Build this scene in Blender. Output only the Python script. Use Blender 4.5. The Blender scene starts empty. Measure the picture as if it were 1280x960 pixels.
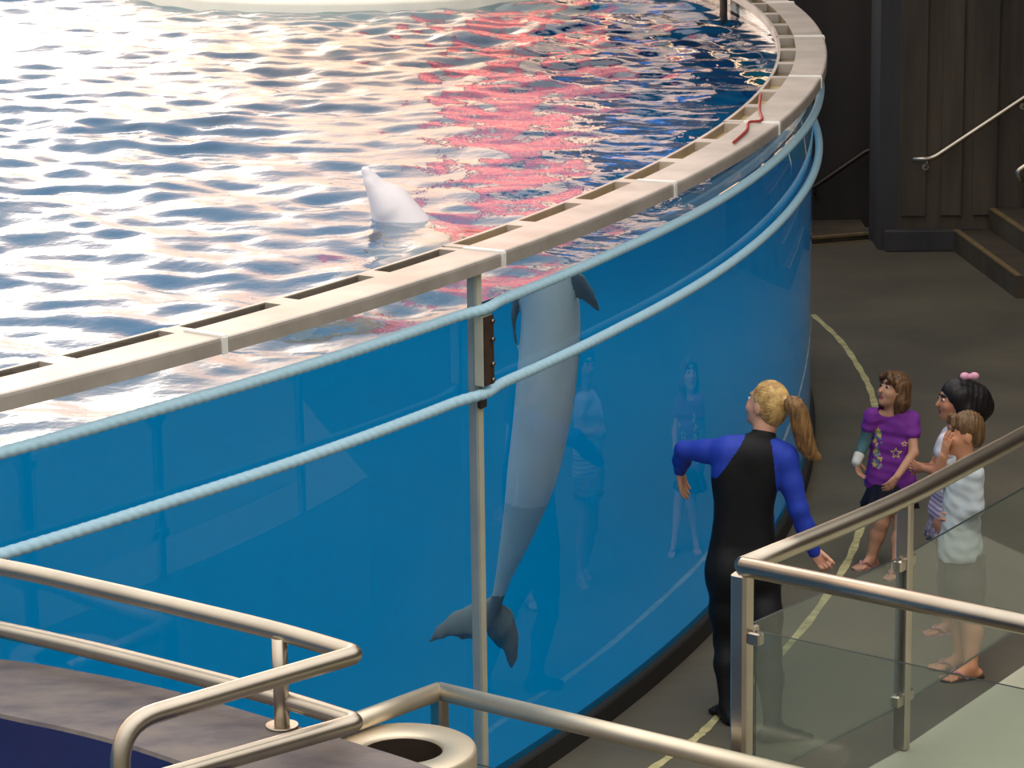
import bpy, math, random
import numpy as np
from mathutils import Vector, Matrix

random.seed(7)
rng = np.random.default_rng(7)
scn = bpy.context.scene
COL = scn.collection
PI = math.pi

# ------------------------------------------------------------------ camera
FPX, PITCH, ROLL, CAMH = 3906.8, 0.235448, -0.012587, 5.140
cp, sp_, cr, sr = math.cos(PITCH), math.sin(PITCH), math.cos(ROLL), math.sin(ROLL)
FWD = np.array([0, cp, -sp_]); UP0 = np.array([0, sp_, cp]); RT0 = np.array([1.0, 0, 0])
RIGHT = cr * RT0 + sr * UP0
UP = -sr * RT0 + cr * UP0
cam_d = bpy.data.cameras.new('camera'); cam = bpy.data.objects.new('camera', cam_d); COL.objects.link(cam)
cam_d.sensor_width = 36.0; cam_d.lens = FPX / 1280 * 36.0; cam_d.clip_end = 400
M = Matrix.Identity(4)
for i in range(3):
    M[i][0] = RIGHT[i]; M[i][1] = UP[i]; M[i][2] = -FWD[i]
M[2][3] = CAMH
cam.matrix_world = M
scn.camera = cam

def ray(px, py):
    return FWD * FPX + RIGHT * (px - 640) + UP * (480 - py)
def at(px, py, Y):
    d = ray(px, py); return np.array([0, 0, CAMH]) + d * (Y / d[1])
def atz(px, py, z):
    d = ray(px, py); return np.array([0, 0, CAMH]) + d * ((z - CAMH) / d[2])

# ------------------------------------------------------------------ view + world
scn.view_settings.view_transform = 'Standard'
scn.view_settings.look = 'None'
scn.view_settings.gamma = 1.0
scn.view_settings.exposure = 0.0
scn.view_settings.use_curve_mapping = False
scn.cycles.use_denoising = True
scn.cycles.max_bounces = 14
scn.cycles.transmission_bounces = 10
scn.cycles.transparent_max_bounces = 16
scn.cycles.sample_clamp_indirect = 12

def az_el(az, el):
    a, e = math.radians(az), math.radians(el)
    return (math.sin(a) * math.cos(e), math.cos(a) * math.cos(e), math.sin(e))

world = bpy.data.worlds.new('World'); scn.world = world
world.use_nodes = True
wt = world.node_tree; wt.nodes.clear()
def wn(kind, **kw):
    n = wt.nodes.new(kind)
    for k, v in kw.items(): setattr(n, k, v)
    return n
wtc = wn('ShaderNodeTexCoord')
def w_lobe(direction, power, colour, strength):
    d = wn('ShaderNodeVectorMath', operation='DOT_PRODUCT'); d.inputs[1].default_value = direction
    wt.links.new(wtc.outputs['Generated'], d.inputs[0])
    m = wn('ShaderNodeMath', operation='MAXIMUM'); m.inputs[1].default_value = 0.0
    wt.links.new(d.outputs['Value'], m.inputs[0])
    p = wn('ShaderNodeMath', operation='POWER'); p.inputs[1].default_value = power
    wt.links.new(m.outputs[0], p.inputs[0])
    b = wn('ShaderNodeVectorMath', operation='SCALE'); b.inputs[0].default_value = [c * strength for c in colour]
    wt.links.new(p.outputs[0], b.inputs['Scale'])
    return b.outputs[0]
# sky brightness by height: bright hazy evening horizon, calmer zenith
sep = wn('ShaderNodeSeparateXYZ'); wt.links.new(wtc.outputs['Generated'], sep.inputs[0])
def w_ramp(src, stops, scale):
    r = wn('ShaderNodeValToRGB'); wt.links.new(src, r.inputs[0])
    while len(r.color_ramp.elements) < len(stops): r.color_ramp.elements.new(0.5)
    for e, (p, c) in zip(r.color_ramp.elements, stops):
        e.position = p; e.color = (*[x / scale for x in c], 1)
    m = wn('ShaderNodeVectorMath', operation='SCALE'); m.inputs['Scale'].default_value = scale
    wt.links.new(r.outputs[0], m.inputs[0]); return m.outputs[0]
amb = w_ramp(sep.outputs['Z'], [(0.0, (0.5, 0.48, 0.45)), (0.35, (0.8, 0.77, 0.73)), (0.7, (1.7, 1.65, 1.58)), (1.0, (2.2, 2.15, 2.08))], 2.5)
bandz = w_ramp(sep.outputs['Z'], [(0.0, (1.7, 0.84, 0.36)), (0.22, (1.7, 0.84, 0.36)), (0.36, (0.8, 0.42, 0.2)), (0.50, (0.1, 0.06, 0.04)), (0.75, (0, 0, 0))], 4.0)
bandy = w_ramp(sep.outputs['Y'], [(0.0, (0, 0, 0)), (0.55, (1, 1, 1)), (1.0, (1, 1, 1))], 1.0)
bm = wn('ShaderNodeVectorMath', operation='MULTIPLY'); wt.links.new(bandz, bm.inputs[0]); wt.links.new(bandy, bm.inputs[1])
acc = amb
for L in (bm.outputs[0], w_lobe(az_el(-12.5, 13), 240, (1.0, 0.94, 0.86), 8.5), w_lobe(az_el(-25, 13), 20, (1.0, 0.90, 0.78), 1.6)):
    a = wn('ShaderNodeVectorMath', operation='ADD')
    wt.links.new(acc, a.inputs[0]); wt.links.new(L, a.inputs[1]); acc = a.outputs[0]
bg = wn('ShaderNodeBackground'); bg.inputs['Strength'].default_value = 1.0
wt.links.new(acc, bg.inputs['Color'])
wo = wn('ShaderNodeOutputWorld'); wt.links.new(bg.outputs[0], wo.inputs['Surface'])

# ------------------------------------------------------------------ helpers
def lin(c):
    return tuple(((x / 255) / 12.92 if x / 255 <= 0.04045 else ((x / 255 + 0.055) / 1.055) ** 2.4) for x in c)

class NT:
    def __init__(self, name):
        self.m = bpy.data.materials.new(name); self.m.use_nodes = True
        self.t = self.m.node_tree; self.t.nodes.clear()
        self.out = self.t.nodes.new('ShaderNodeOutputMaterial')
    def n(self, kind, ins=None, **kw):
        x = self.t.nodes.new(kind)
        for k, v in kw.items(): setattr(x, k, v)
        for k, v in (ins or {}).items():
            if hasattr(v, 'links') and hasattr(v, 'is_output'): self.t.links.new(v, x.inputs[k])
            else: x.inputs[k].default_value = v
        return x
    def done(self, sh):
        self.t.links.new(sh, self.out.inputs['Surface']); return self.m

def mat(name, rgb, rough=0.6, metal=0.0, var=0.12, scale=6.0, stretch=(1, 1, 1), rgb2=None, bump=0.0, bscale=60.0, spec=0.5, detail=4.0, aniso=False):
    """plain surface: base colour varied by stretched noise, optional bump"""
    T = NT(name)
    c = lin(rgb); c2 = lin(rgb2) if rgb2 else tuple(x * (1 - var) for x in c)
    c1 = c if rgb2 else tuple(min(1, x * (1 + var)) for x in c)
    tc = T.n('ShaderNodeTexCoord')
    mp = T.n('ShaderNodeMapping', {'Vector': tc.outputs['Object'], 'Scale': stretch})
    nz = T.n('ShaderNodeTexNoise', {'Vector': mp.outputs[0], 'Scale': scale, 'Detail': detail, 'Roughness': 0.6})
    rp = T.n('ShaderNodeValToRGB', {'Fac': nz.outputs['Fac']})
    rp.color_ramp.elements[0].position = 0.32; rp.color_ramp.elements[1].position = 0.68
    rp.color_ramp.elements[0].color = (*c1, 1); rp.color_ramp.elements[1].color = (*c2, 1)
    b = T.n('ShaderNodeBsdfPrincipled', {'Base Color': rp.outputs[0], 'Roughness': rough, 'Metallic': metal, 'Specular IOR Level': spec})
    if bump:
        bz = T.n('ShaderNodeTexNoise', {'Vector': mp.outputs[0], 'Scale': bscale, 'Detail': 4.0})
        bp = T.n('ShaderNodeBump', {'Height': bz.outputs['Fac'], 'Strength': bump, 'Distance': 0.01})
        T.t.links.new(bp.outputs[0], b.inputs['Normal'])
    return T.done(b.outputs[0])

def link(name, me, mats, parent=None, smooth=True):
    o = bpy.data.objects.new(name, me); COL.objects.link(o)
    for m in (mats if isinstance(mats, (list, tuple)) else [mats]): me.materials.append(m)
    if smooth:
        me.polygons.foreach_set('use_smooth', [True] * len(me.polygons))
    if parent is not None:
        o.parent = parent
        o.matrix_parent_inverse = Matrix.Translation(-parent.location)
    return o

class MB:
    """collects boxes, tubes, lathes ... and links them as one mesh object"""
    def __init__(self): self.v = []; self.f = []; self.mi = []; self.sm = []
    def add(self, vs, fs, mi=0, smooth=False):
        o = len(self.v); self.v += [tuple(map(float, p)) for p in vs]
        for f in fs:
            self.f.append(tuple(i + o for i in f)); self.mi.append(mi); self.sm.append(smooth)
    def box(self, c, sx, sy, sz, ax=None, ay=None, az=None, mi=0, bev=0.0):
        ax = np.array(ax if ax is not None else (1, 0, 0), float); ay = np.array(ay if ay is not None else (0, 1, 0), float); az = np.array(az if az is not None else (0, 0, 1), float)
        c = np.array(c, float)
        if bev <= 0:
            vs = [c + ax * sx / 2 * a + ay * sy / 2 * b + az * sz / 2 * d for a in (-1, 1) for b in (-1, 1) for d in (-1, 1)]
            self.add(vs, [(0, 1, 3, 2), (4, 6, 7, 5), (0, 4, 5, 1), (2, 3, 7, 6), (0, 2, 6, 4), (1, 5, 7, 3)], mi)
            return
        # rounded rectangle outline in (ax,ay), chamfered along az
        def ring(ins, z):
            w, h = sx / 2 - ins, sy / 2 - ins; b = bev
            pts = [(w - b, -h), (w, -h + b), (w, h - b), (w - b, h), (-w + b, h), (-w, h - b), (-w, -h + b), (-w + b, -h)]
            return [c + ax * p[0] + ay * p[1] + az * z for p in pts]
        rs = [ring(bev, -sz / 2), ring(0, -sz / 2 + bev), ring(0, sz / 2 - bev), ring(bev, sz / 2)]
        vs = sum(rs, []); fs = []
        for k in range(3):
            for i in range(8):
                j = (i + 1) % 8; fs.append((k * 8 + i, k * 8 + j, k * 8 + 8 + j, k * 8 + 8 + i))
        fs.append(tuple(range(7, -1, -1))); fs.append(tuple(range(24, 32)))
        self.add(vs, fs, mi)
    def tube(self, pts, r, n=16, mi=0, cap=True, closed=False):
        P = np.array(pts, float); N = len(P); r = np.broadcast_to(np.array(r, float), (N,))
        T = np.zeros_like(P)
        T[1:-1] = P[2:] - P[:-2]; T[0] = P[1] - P[0]; T[-1] = P[-1] - P[-2]
        T /= np.linalg.norm(T, axis=1)[:, None]
        up = np.array([0, 0, 1.0]) if abs(T[0][2]) < 0.9 else np.array([1.0, 0, 0])
        u = np.cross(up, T[0]); u /= np.linalg.norm(u)
        vs = []
        for i in range(N):
            u = u - T[i] * (u @ T[i]); u /= np.linalg.norm(u); w = np.cross(T[i], u)
            for k in range(n):
                a = 2 * PI * k / n; vs.append(P[i] + r[i] * (math.cos(a) * u + math.sin(a) * w))
        fs = []
        for i in range(N - 1):
            for k in range(n):
                j = (k + 1) % n; fs.append((i * n + k, i * n + j, i * n + n + j, i * n + n + k))
        self.add(vs, fs, mi, True)
        if cap:
            o = len(self.v) - len(vs)
            self.f.append(tuple(o + k for k in range(n - 1, -1, -1))); self.mi.append(mi); self.sm.append(False)
            self.f.append(tuple(o + (N - 1) * n + k for k in range(n))); self.mi.append(mi); self.sm.append(False)
    def lathe(self, prof, c, n=48, mi=0, axis=None):
        """prof: (radius, height) pairs, turned about z at c"""
        c = np.array(c, float); vs = []; fs = []
        for (r, z) in prof:
            for k in range(n):
                a = 2 * PI * k / n; vs.append(c + np.array([r * math.cos(a), r * math.sin(a), z]))
        for i in range(len(prof) - 1):
            for k in range(n):
                j = (k + 1) % n; fs.append((i * n + k, i * n + j, i * n + n + j, i * n + n + k))
        self.add(vs, fs, mi, True)
    def prism(self, poly, z0, z1, mi=0):
        """poly: counter-clockwise plan outline"""
        n = len(poly)
        vs = [(p[0], p[1], z0) for p in poly] + [(p[0], p[1], z1) for p in poly]
        fs = [tuple(range(n - 1, -1, -1)), tuple(range(n, 2 * n))]
        fs += [(i, (i + 1) % n, n + (i + 1) % n, n + i) for i in range(n)]
        self.add(vs, fs, mi)
    def build(self, name, mats, parent=None, auto=40):
        me = bpy.data.meshes.new(name); me.from_pydata(self.v, [], self.f); me.update()
        o = link(name, me, mats, parent, smooth=False)
        me.polygons.foreach_set('material_index', self.mi)
        me.polygons.foreach_set('use_smooth', self.sm)
        me.update()
        return o

def fillet(pts, r, n=8):
    """round the inner corners of a polyline"""
    P = [np.array(p, float) for p in pts]; out = [P[0]]
    rs = r if isinstance(r, (list, tuple)) else [r] * (len(P) - 2)
    for i in range(1, len(P) - 1):
        a, b, c = P[i - 1], P[i], P[i + 1]
        d1 = (a - b) / np.linalg.norm(a - b); d2 = (c - b) / np.linalg.norm(c - b)
        L = min(rs[i - 1], 0.49 * np.linalg.norm(a - b), 0.49 * np.linalg.norm(c - b))
        for k in range(n + 1):
            t = k / n; p = (1 - t) ** 2 * (b + d1 * L) + 2 * t * (1 - t) * b + t * t * (b + d2 * L); out.append(p)
    out.append(P[-1]); return out

def spline(pts, n=8):
    """Catmull-Rom through the points"""
    P = [np.array(p, float) for p in pts]; P = [2 * P[0] - P[1]] + P + [2 * P[-1] - P[-2]]; out = []
    for i in range(1, len(P) - 2):
        for k in range(n):
            t = k / n; a, b, c, d = P[i - 1], P[i], P[i + 1], P[i + 2]
            out.append(0.5 * (2 * b + (c - a) * t + (2 * a - 5 * b + 4 * c - d) * t * t + (3 * b - a - 3 * c + d) * t ** 3))
    out.append(P[-2]); return out

def tag(o, label=None, cat=None, group=None, kind=None):
    if label: o['label'] = label
    if cat: o['category'] = cat
    if group: o['group'] = group
    if kind: o['kind'] = kind
    return o
def empty(name, loc, label=None, cat=None, group=None, kind=None):
    o = bpy.data.objects.new(name, None); COL.objects.link(o); o.location = tuple(map(float, loc)); o.empty_display_size = 0.1
    return tag(o, label, cat, group, kind)

# ------------------------------------------------------------------ materials
M_STEEL = mat('brushed_steel', (188, 177, 161), 0.33, 1.0, 0.08, 5.0, (1, 1, 1), bump=0.02, bscale=90)
M_STEEL3 = mat('pale_brushed_steel', (226, 213, 190), 0.5, 0.9, 0.08, 4.0)
M_STEEL2 = mat('satin_steel', (190, 180, 166), 0.34, 1.0, 0.12, 4.0, bump=0.02, bscale=70)
M_COPING = mat('coping_steel', (208, 197, 187), 0.42, 0.35, 0.16, 3.0, rgb2=(178, 168, 158))
M_SEAM = mat('seam_highlight', (245, 242, 235), 0.35, 0.0, 0.03)
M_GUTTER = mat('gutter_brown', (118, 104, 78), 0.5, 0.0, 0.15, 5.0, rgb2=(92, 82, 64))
M_GUTTER_LIT = mat('tan_lip', (190, 168, 128), 0.5, 0.0, 0.1, 5.0)
M_BASE = mat('black_rubber', (34, 30, 28), 0.7, 0.0, 0.2, 9.0)
M_MULL = mat('grey_sealant', (150, 160, 160), 0.55, 0.0, 0.08, 4.0)
M_MULL2 = mat('cream_edge', (196, 190, 165), 0.55, 0.0, 0.08, 4.0)
M_BRACKET_SHADE = mat('bracket_shade_brown', (84, 62, 48), 0.55, 0.2, 0.2, 25.0, rgb2=(60, 44, 36))
M_BOLT = mat('bolt_steel', (150, 150, 145), 0.35, 1.0, 0.1)
M_ROPE = mat('pale_blue_rope', (184, 222, 238), 0.7, 0.0, 0.06, 40.0)
M_FLOOR = mat('hall_concrete', (108, 99, 82), 0.62, 0.0, 0.15, 0.9, rgb2=(82, 77, 66), bump=0.05, bscale=40, detail=8.0)
M_PLAT = mat('pale_platform_concrete', (166, 164, 142), 0.7, 0.0, 0.08, 1.5, bump=0.05, bscale=50, detail=6.0)
M_LINE = mat('worn_yellow_paint', (226, 210, 150), 0.7, 0.0, 0.2, 12.0, rgb2=(168, 156, 112), detail=8.0)
M_CONC = mat('board_concrete', (108, 94, 78), 0.85, 0.0, 0.3, 2.6, (1.0, 1.0, 0.10), rgb2=(56, 48, 42), bump=0.1, bscale=30, detail=8.0)
M_CONC_D = mat('dark_concrete', (62, 54, 50), 0.85, 0.0, 0.3, 2.2, (1.0, 1.0, 0.12), rgb2=(40, 35, 34), detail=8.0)
M_CONC_B = mat('blue_grey_concrete', (78, 74, 74), 0.85, 0.0, 0.2, 2.5, (1.0, 1.0, 0.12), rgb2=(56, 53, 54), detail=8.0)
M_STEP = mat('step_concrete', (84, 72, 56), 0.8, 0.0, 0.2, 3.0, rgb2=(62, 54, 46))
M_NOSE = mat('worn_nosing', (128, 106, 70), 0.75, 0.0, 0.2, 10.0)
M_NAVY = mat('navy_paint', (30, 38, 92), 0.5, 0.0, 0.12, 3.0)
M_LEDGE = mat('weathered_ledge', (114, 104, 98), 0.6, 0.0, 0.2, 5.0, (1, 2, 1), rgb2=(74, 69, 78), detail=8.0)
M_BASIN = mat('pool_blue_paint', (0, 119, 168), 0.9, 0.0, 0.02, 0.3, spec=0.0)
M_OUTW = mat('tank_outer_concrete', (90, 90, 90), 0.8)
M_ROOF = mat('roof_soffit', (92, 84, 76), 0.9, 0.0, 0.1, 1.0)
M_STAGE = mat('stage_white', (248, 240, 222), 0.6, 0.0, 0.04)
def glow_mat(name, rgb, strength):  # self-glowing surface for the unseen panels added beyond the pool
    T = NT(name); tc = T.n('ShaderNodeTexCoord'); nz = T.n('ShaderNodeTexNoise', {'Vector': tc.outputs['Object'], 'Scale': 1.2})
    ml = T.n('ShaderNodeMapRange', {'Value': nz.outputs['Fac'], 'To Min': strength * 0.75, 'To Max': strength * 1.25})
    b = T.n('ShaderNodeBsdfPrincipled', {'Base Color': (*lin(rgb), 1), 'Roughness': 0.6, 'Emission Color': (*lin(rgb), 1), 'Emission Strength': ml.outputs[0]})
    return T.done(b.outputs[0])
M_RED = glow_mat('red_glow', (232, 66, 84), 2.1)
M_BLUEP = glow_mat('blue_glow', (70, 125, 205), 1.2)
M_STAND = mat('far_stand', (168, 150, 140), 0.85, 0.0, 0.3, 0.8, rgb2=(70, 70, 82))
M_POST = mat('weathered_brown_post', (96, 74, 58), 0.6, 0.0, 0.15, 8.0)
M_DARK = mat('dark_liner', (58, 46, 36), 0.6, 0.0, 0.15)
M_DKRAIL = mat('dark_rail', (66, 58, 54), 0.4, 0.8, 0.1)

def fresnel_mix(T, ior, refr, normal=None, rough=0.0, thin=False):
    fr = T.n('ShaderNodeFresnel', {'IOR': ior})
    if thin:                                              # a thin pane mirrors the same from both sides
        ge = T.n('ShaderNodeNewGeometry'); m1 = T.n('ShaderNodeMapRange', {'Value': ge.outputs['Backfacing'], 'To Min': ior, 'To Max': 1.0 / ior})
        T.t.links.new(m1.outputs[0], fr.inputs['IOR'])
    gl = T.n('ShaderNodeBsdfGlossy', {'Color': (1, 1, 1, 1), 'Roughness': rough})
    if normal is not None:
        T.t.links.new(normal, fr.inputs['Normal']); T.t.links.new(normal, gl.inputs['Normal'])
    mx = T.n('ShaderNodeMixShader', {'Fac': fr.outputs[0]})
    T.t.links.new(refr, mx.inputs[1]); T.t.links.new(gl.outputs[0], mx.inputs[2])
    return mx.outputs[0]

def water_mat():
    T = NT('pool_water')
    tc = T.n('ShaderNodeTexCoord')
    n1 = T.n('ShaderNodeTexNoise', {'Vector': tc.outputs['Object'], 'Scale': 9.0, 'Detail': 3.0})
    bp = T.n('ShaderNodeBump', {'Height': n1.outputs['Fac'], 'Strength': 0.25, 'Distance': 0.02})
    rf = T.n('ShaderNodeBsdfRefraction', {'Color': (0.80, 0.955, 0.98, 1), 'Roughness': 0.0, 'IOR': 1.33, 'Normal': bp.outputs[0]})
    return T.done(fresnel_mix(T, 1.33, rf.outputs[0], bp.outputs[0]))
def window_mat():
    T = NT('clear_acrylic')
    rf = T.n('ShaderNodeBsdfRefraction', {'Color': (0.80, 0.955, 0.98, 1), 'Roughness': 0.0, 'IOR': 1.33})
    return T.done(fresnel_mix(T, 1.33, rf.outputs[0]))
def band_mat():
    T = NT('clear_acrylic_top')
    rf = T.n('ShaderNodeBsdfRefraction', {'Color': (0.98, 0.98, 0.97, 1), 'Roughness': 0.0, 'IOR': 1.33})
    return T.done(fresnel_mix(T, 1.33, rf.outputs[0]))
def panel_glass():
    T = NT('dusty_glass')
    tr = T.n('ShaderNodeBsdfTransparent', {'Color': (0.86, 0.90, 0.88, 1)})
    df = T.n('ShaderNodeBsdfDiffuse', {'Color': (0.62, 0.64, 0.58, 1)})
    mx = T.n('ShaderNodeMixShader', {'Fac': 0.038}); T.t.links.new(tr.outputs[0], mx.inputs[1]); T.t.links.new(df.outputs[0], mx.inputs[2])
    return T.done(fresnel_mix(T, 1.45, mx.outputs[0], rough=0.02, thin=True))
M_WATER, M_WINDOW, M_BAND, M_GLASS = water_mat(), window_mat(), band_mat(), panel_glass()
M_EDGE = mat('glass_edge', (36, 52, 52), 0.3)

# ------------------------------------------------------------------ tank geometry
TC = np.array([-14.0773, 21.3666]); TR = 16.0983          # axis and outer radius of the round tank
Z_CAP, Z_W, Z_B = 2.5316, 2.290, 0.105                    # coping top, water level, bottom of the window
TH = 0.10                                                 # window thickness
RI = TR - TH
def tk(deg, r, z=0.0):
    a = math.radians(deg); return np.array([TC[0] + r * math.sin(a), TC[1] - r * math.cos(a), z])
def struct(o): o['kind'] = 'structure'; return o
def ring_band(prof, a0, a1, n, mb, mi=0, smooth=True, ends=False, mis=None):
    """sweep an open (r,z) profile along the tank's circle"""
    A = np.linspace(a0, a1, n + 1); k = len(prof); vs = []; 
    for a in A:
        for (r, z) in prof: vs.append(tk(a, r, z))
    for j in range(k - 1):
        fs = [(i * k + j, (i + 1) * k + j, (i + 1) * k + j + 1, i * k + j + 1) for i in range(n)]
        o = len(mb.v)
        idx = sorted(set(sum(fs, ()))); mp = {q: t for t, q in enumerate(idx)}
        mb.add([vs[q] for q in idx], [tuple(mp[q] for q in f) for f in fs], mis[j] if mis else mi, smooth)
    if ends:
        mb.add(vs[:k], [tuple(range(k - 1, -1, -1))], mi); mb.add(vs[-k:], [tuple(range(k))], mi)

WA0, WA1 = 20.0, 125.0                                    # window spans this arc
# hall floor
mb = MB(); mb.box((0, 20, -0.15), 70, 70, 0.3)
# the floor is a plan with the tank cut out: ring sector pieces outside the tank
mb = MB()
NA = 180
vs = []; fs = []
for i in range(NA):
    a = 360 * i / NA
    vs.append(tk(a, TR - 0.02, 0)); vs.append(tk(a, TR + 3, 0)); vs.append(tk(a, 60, 0))
for i in range(NA):
    j = (i + 1) % NA
    fs += [(3 * i, 3 * i + 1, 3 * j + 1, 3 * j), (3 * i + 1, 3 * i + 2, 3 * j + 2, 3 * j + 1)]
mb.add(vs, fs)
floor = struct(mb.build('floor', M_FLOOR))
# yellow line painted on the floor, following the tank
yl = [(1016, 393), (1050, 425), (1074, 460), (1089, 490), (1097, 530), (1098, 575), (1090, 620), (1075, 663), (1055, 710), (1000, 790), (895, 898), (870, 922), (828, 952), (770, 990)]
yp = spline([atz(x, y, 0.003) for x, y in yl], 8)
mb = MB(); P = np.array(yp); Tn = np.gradient(P, axis=0); Tn /= np.linalg.norm(Tn, axis=1)[:, None]; Nn = np.stack([-Tn[:, 1], Tn[:, 0], 0 * Tn[:, 0]], 1)
vs = []
for i, (p, n) in enumerate(zip(P, Nn)):
    w = 0.022 + 0.004 * math.sin(i * 1.7); vs += [p - n * w, p + n * w]
mb.add(vs, [(2 * i, 2 * i + 2, 2 * i + 3, 2 * i + 1) for i in range(len(P) - 1)])
o = mb.build('painted_line', M_LINE, floor); o['label'] = 'worn yellow line'

# basin
mb = MB()
vs = [tk(a, RI - 1.9, -1.2) for a in range(0, 360, 3)]
mb.add(vs, [tuple(range(len(vs)))])
basin = struct(mb.build('floor_tank', M_BASIN))
mb = MB()
COVE = [(RI - 0.004 - 1.9 * (1 - math.sin(q * PI / 20)), -1.2 + 1.9 * (1 - math.cos(q * PI / 20))) for q in range(11)]
ring_band(COVE + [(RI - 0.004, Z_CAP - 0.08)], WA1, WA0 + 360, 130, mb)
ring_band([(RI - 1.9, -1.2), (RI - 0.02, -1.2), (RI - 0.004, Z_B)], WA0, WA1, 60, mb)
struct(mb.build('wall_tank', M_BASIN))
mb = MB(); ring_band([(TR, 0), (TR, Z_CAP - 0.05), (RI, Z_CAP - 0.05)], WA1, WA0 + 360, 130, mb)
struct(mb.build('wall_tank_outer', M_OUTW))
# water: one displaced sheet
def smoothstep(e0, e1, x):
    t = np.clip((x - e0) / (e1 - e0), 0, 1); return t * t * (3 - 2 * t)
WAVES = []
for i in range(110):
    lam = math.exp(rng.uniform(math.log(0.16), math.log(1.1)))
    a = rng.normal(math.radians(80), 0.85)                    # mostly running towards the near rim
    WAVES.append((2 * PI / lam * math.cos(a), 2 * PI / lam * math.sin(a), rng.uniform(0, 2 * PI), 0.0030 * lam ** 0.72 * rng.uniform(0.6, 1.4)))
def wave_h(x, y):
    h = np.zeros_like(x)
    for kx, ky, ph, am in WAVES: 
        h += am * np.sin(kx * x + ky * y + ph + 0.8 * np.sin(0.9 * x + 0.7 * y + ph))
    g = 0.75 + 0.35 * np.sin(0.8 * x + 1.3) * np.sin(0.6 * y + 0.4)
    return h * g
rad = np.concatenate([np.linspace(0.0, 8.0, 10)[1:], np.linspace(8.2, RI, 220)])
ang = np.concatenate([np.linspace(40, 115, 460), np.linspace(115, 400, 70)[1:-1]])
Rg, Ag = np.meshgrid(rad, np.radians(ang), indexing='ij')
X = TC[0] + Rg * np.sin(Ag); Y = TC[1] - Rg * np.cos(Ag); Z = Z_W + wave_h(X, Y) * smoothstep(RI + 0.03, RI - 0.25, Rg)
nr, na = Rg.shape
V = np.stack([X, Y, Z], -1).reshape(-1, 3)
F = []
idx = np.arange(nr * na).reshape(nr, na)
i0 = idx[:-1, :]; i1 = idx[1:, :]
quads = np.stack([i0, i1, np.roll(i1, -1, 1), np.roll(i0, -1, 1)], -1).reshape(-1, 4)
V = np.vstack([V, [[TC[0], TC[1], Z_W]]]); ctr = len(V) - 1
tris = [(ctr, int(idx[0, k]), int(idx[0, (k + 1) % na])) for k in range(na)]
me = bpy.data.meshes.new('water'); me.from_pydata(V.tolist(), [], quads.tolist() + tris); me.update()
water = link('water', me, M_WATER); water['kind'] = 'structure'
# window: outer face all the way, inner face above the water, top edge
mb = MB()
ring_band([(TR, Z_B), (TR, Z_W)], WA0, WA1, 220, mb, mi=0)
ring_band([(TR, Z_W), (TR, Z_CAP - 0.02), (RI, Z_CAP - 0.02), (RI, Z_W - 0.02)], WA0, WA1, 220, mb, mi=1)
struct(mb.build('window_1', [M_WINDOW, M_BAND]))
# base ring
mb = MB(); ring_band([(TR + 0.035, 0), (TR + 0.035, Z_B - 0.01), (TR + 0.028, Z_B), (TR - 0.01, Z_B)], WA0, WA1, 160, mb)
struct(mb.build('baseboard_tank', M_BASE))

# coping: panels about 6.85 degrees long with gutter pockets along the inner edge
R0, R1, R2, R3 = TR - 0.230, TR - 0.212, TR - 0.115, TR + 0.085
joints = [39.6, 46.45, 53.33, 60.25, 66.9, 73.96, 80.4, 87.35, 94.2, 101.05, 107.9]
def coping(a0, a1, k):
    lift = 0.004 * (k % 2)
    zt = Z_CAP + lift; zb = Z_CAP - 0.062
    mb = MB(); n = 14
    # solid outer plate
    ring_band([(R2, zt), (R3 - 0.012, zt), (R3 - 0.003, zt - 0.004), (R3, zt - 0.014), (R3, zb), (R2, zb)], a0, a1, n, mb, smooth=True)
    # inner lip
    ring_band([(R1, zt - 0.05), (R1, zt - 0.004), (R0, zt - 0.004), (R0, zt - 0.06), (R2, zt - 0.062)], a0, a1, n, mb, mi=0)
    # ribs between pockets
    w = (a1 - a0) / 3; ribs = []
    for q in range(4):
        c = a0 + w * q; h = 0.20
        lo, hi = max(a0, c - h), min(a1, c + h)
        ring_band([(R1, zt - 0.06), (R1, zt - 0.003), (R2, zt - 0.003), (R2, zt - 0.06)], lo, hi, 2, mb, ends=True)
    o = mb.build('trim_%d' % (k + 1), M_COPING)
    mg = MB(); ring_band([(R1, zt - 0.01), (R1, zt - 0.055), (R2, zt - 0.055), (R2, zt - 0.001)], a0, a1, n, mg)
    mg.build('gutter', M_GUTTER_LIT if 60 < a0 < 80 else M_GUTTER, o)  # pockets on this arc have their brighter light put into a tan colour
    ms = MB(); e = 0.02 / TR * 57.3
    ring_band([(R2 + 0.005, zt + 0.001), (R2 + 0.005, zt + 0.007), (R3 + 0.001, zt + 0.007), (R3 + 0.007, zt - 0.004), (R3 + 0.007, zb - 0.002), (R3, zb - 0.002)], a1 - e * 1.2, a1 + e * 0.3, 2, ms, ends=True)
    ms.build('seam', M_SEAM, o)  # raised joint lip, its highlight painted on as white
    return struct(o)
for k in range(len(joints) - 1): coping(joints[k], joints[k + 1], k)
mb = MB(); ring_band([(R0, Z_CAP - 0.06), (R0, Z_CAP), (R3, Z_CAP), (R3, Z_CAP - 0.062), (TR, Z_CAP - 0.062)], joints[-1], joints[0] + 360, 130, mb)
struct(mb.build('trim_11', M_COPING))

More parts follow.
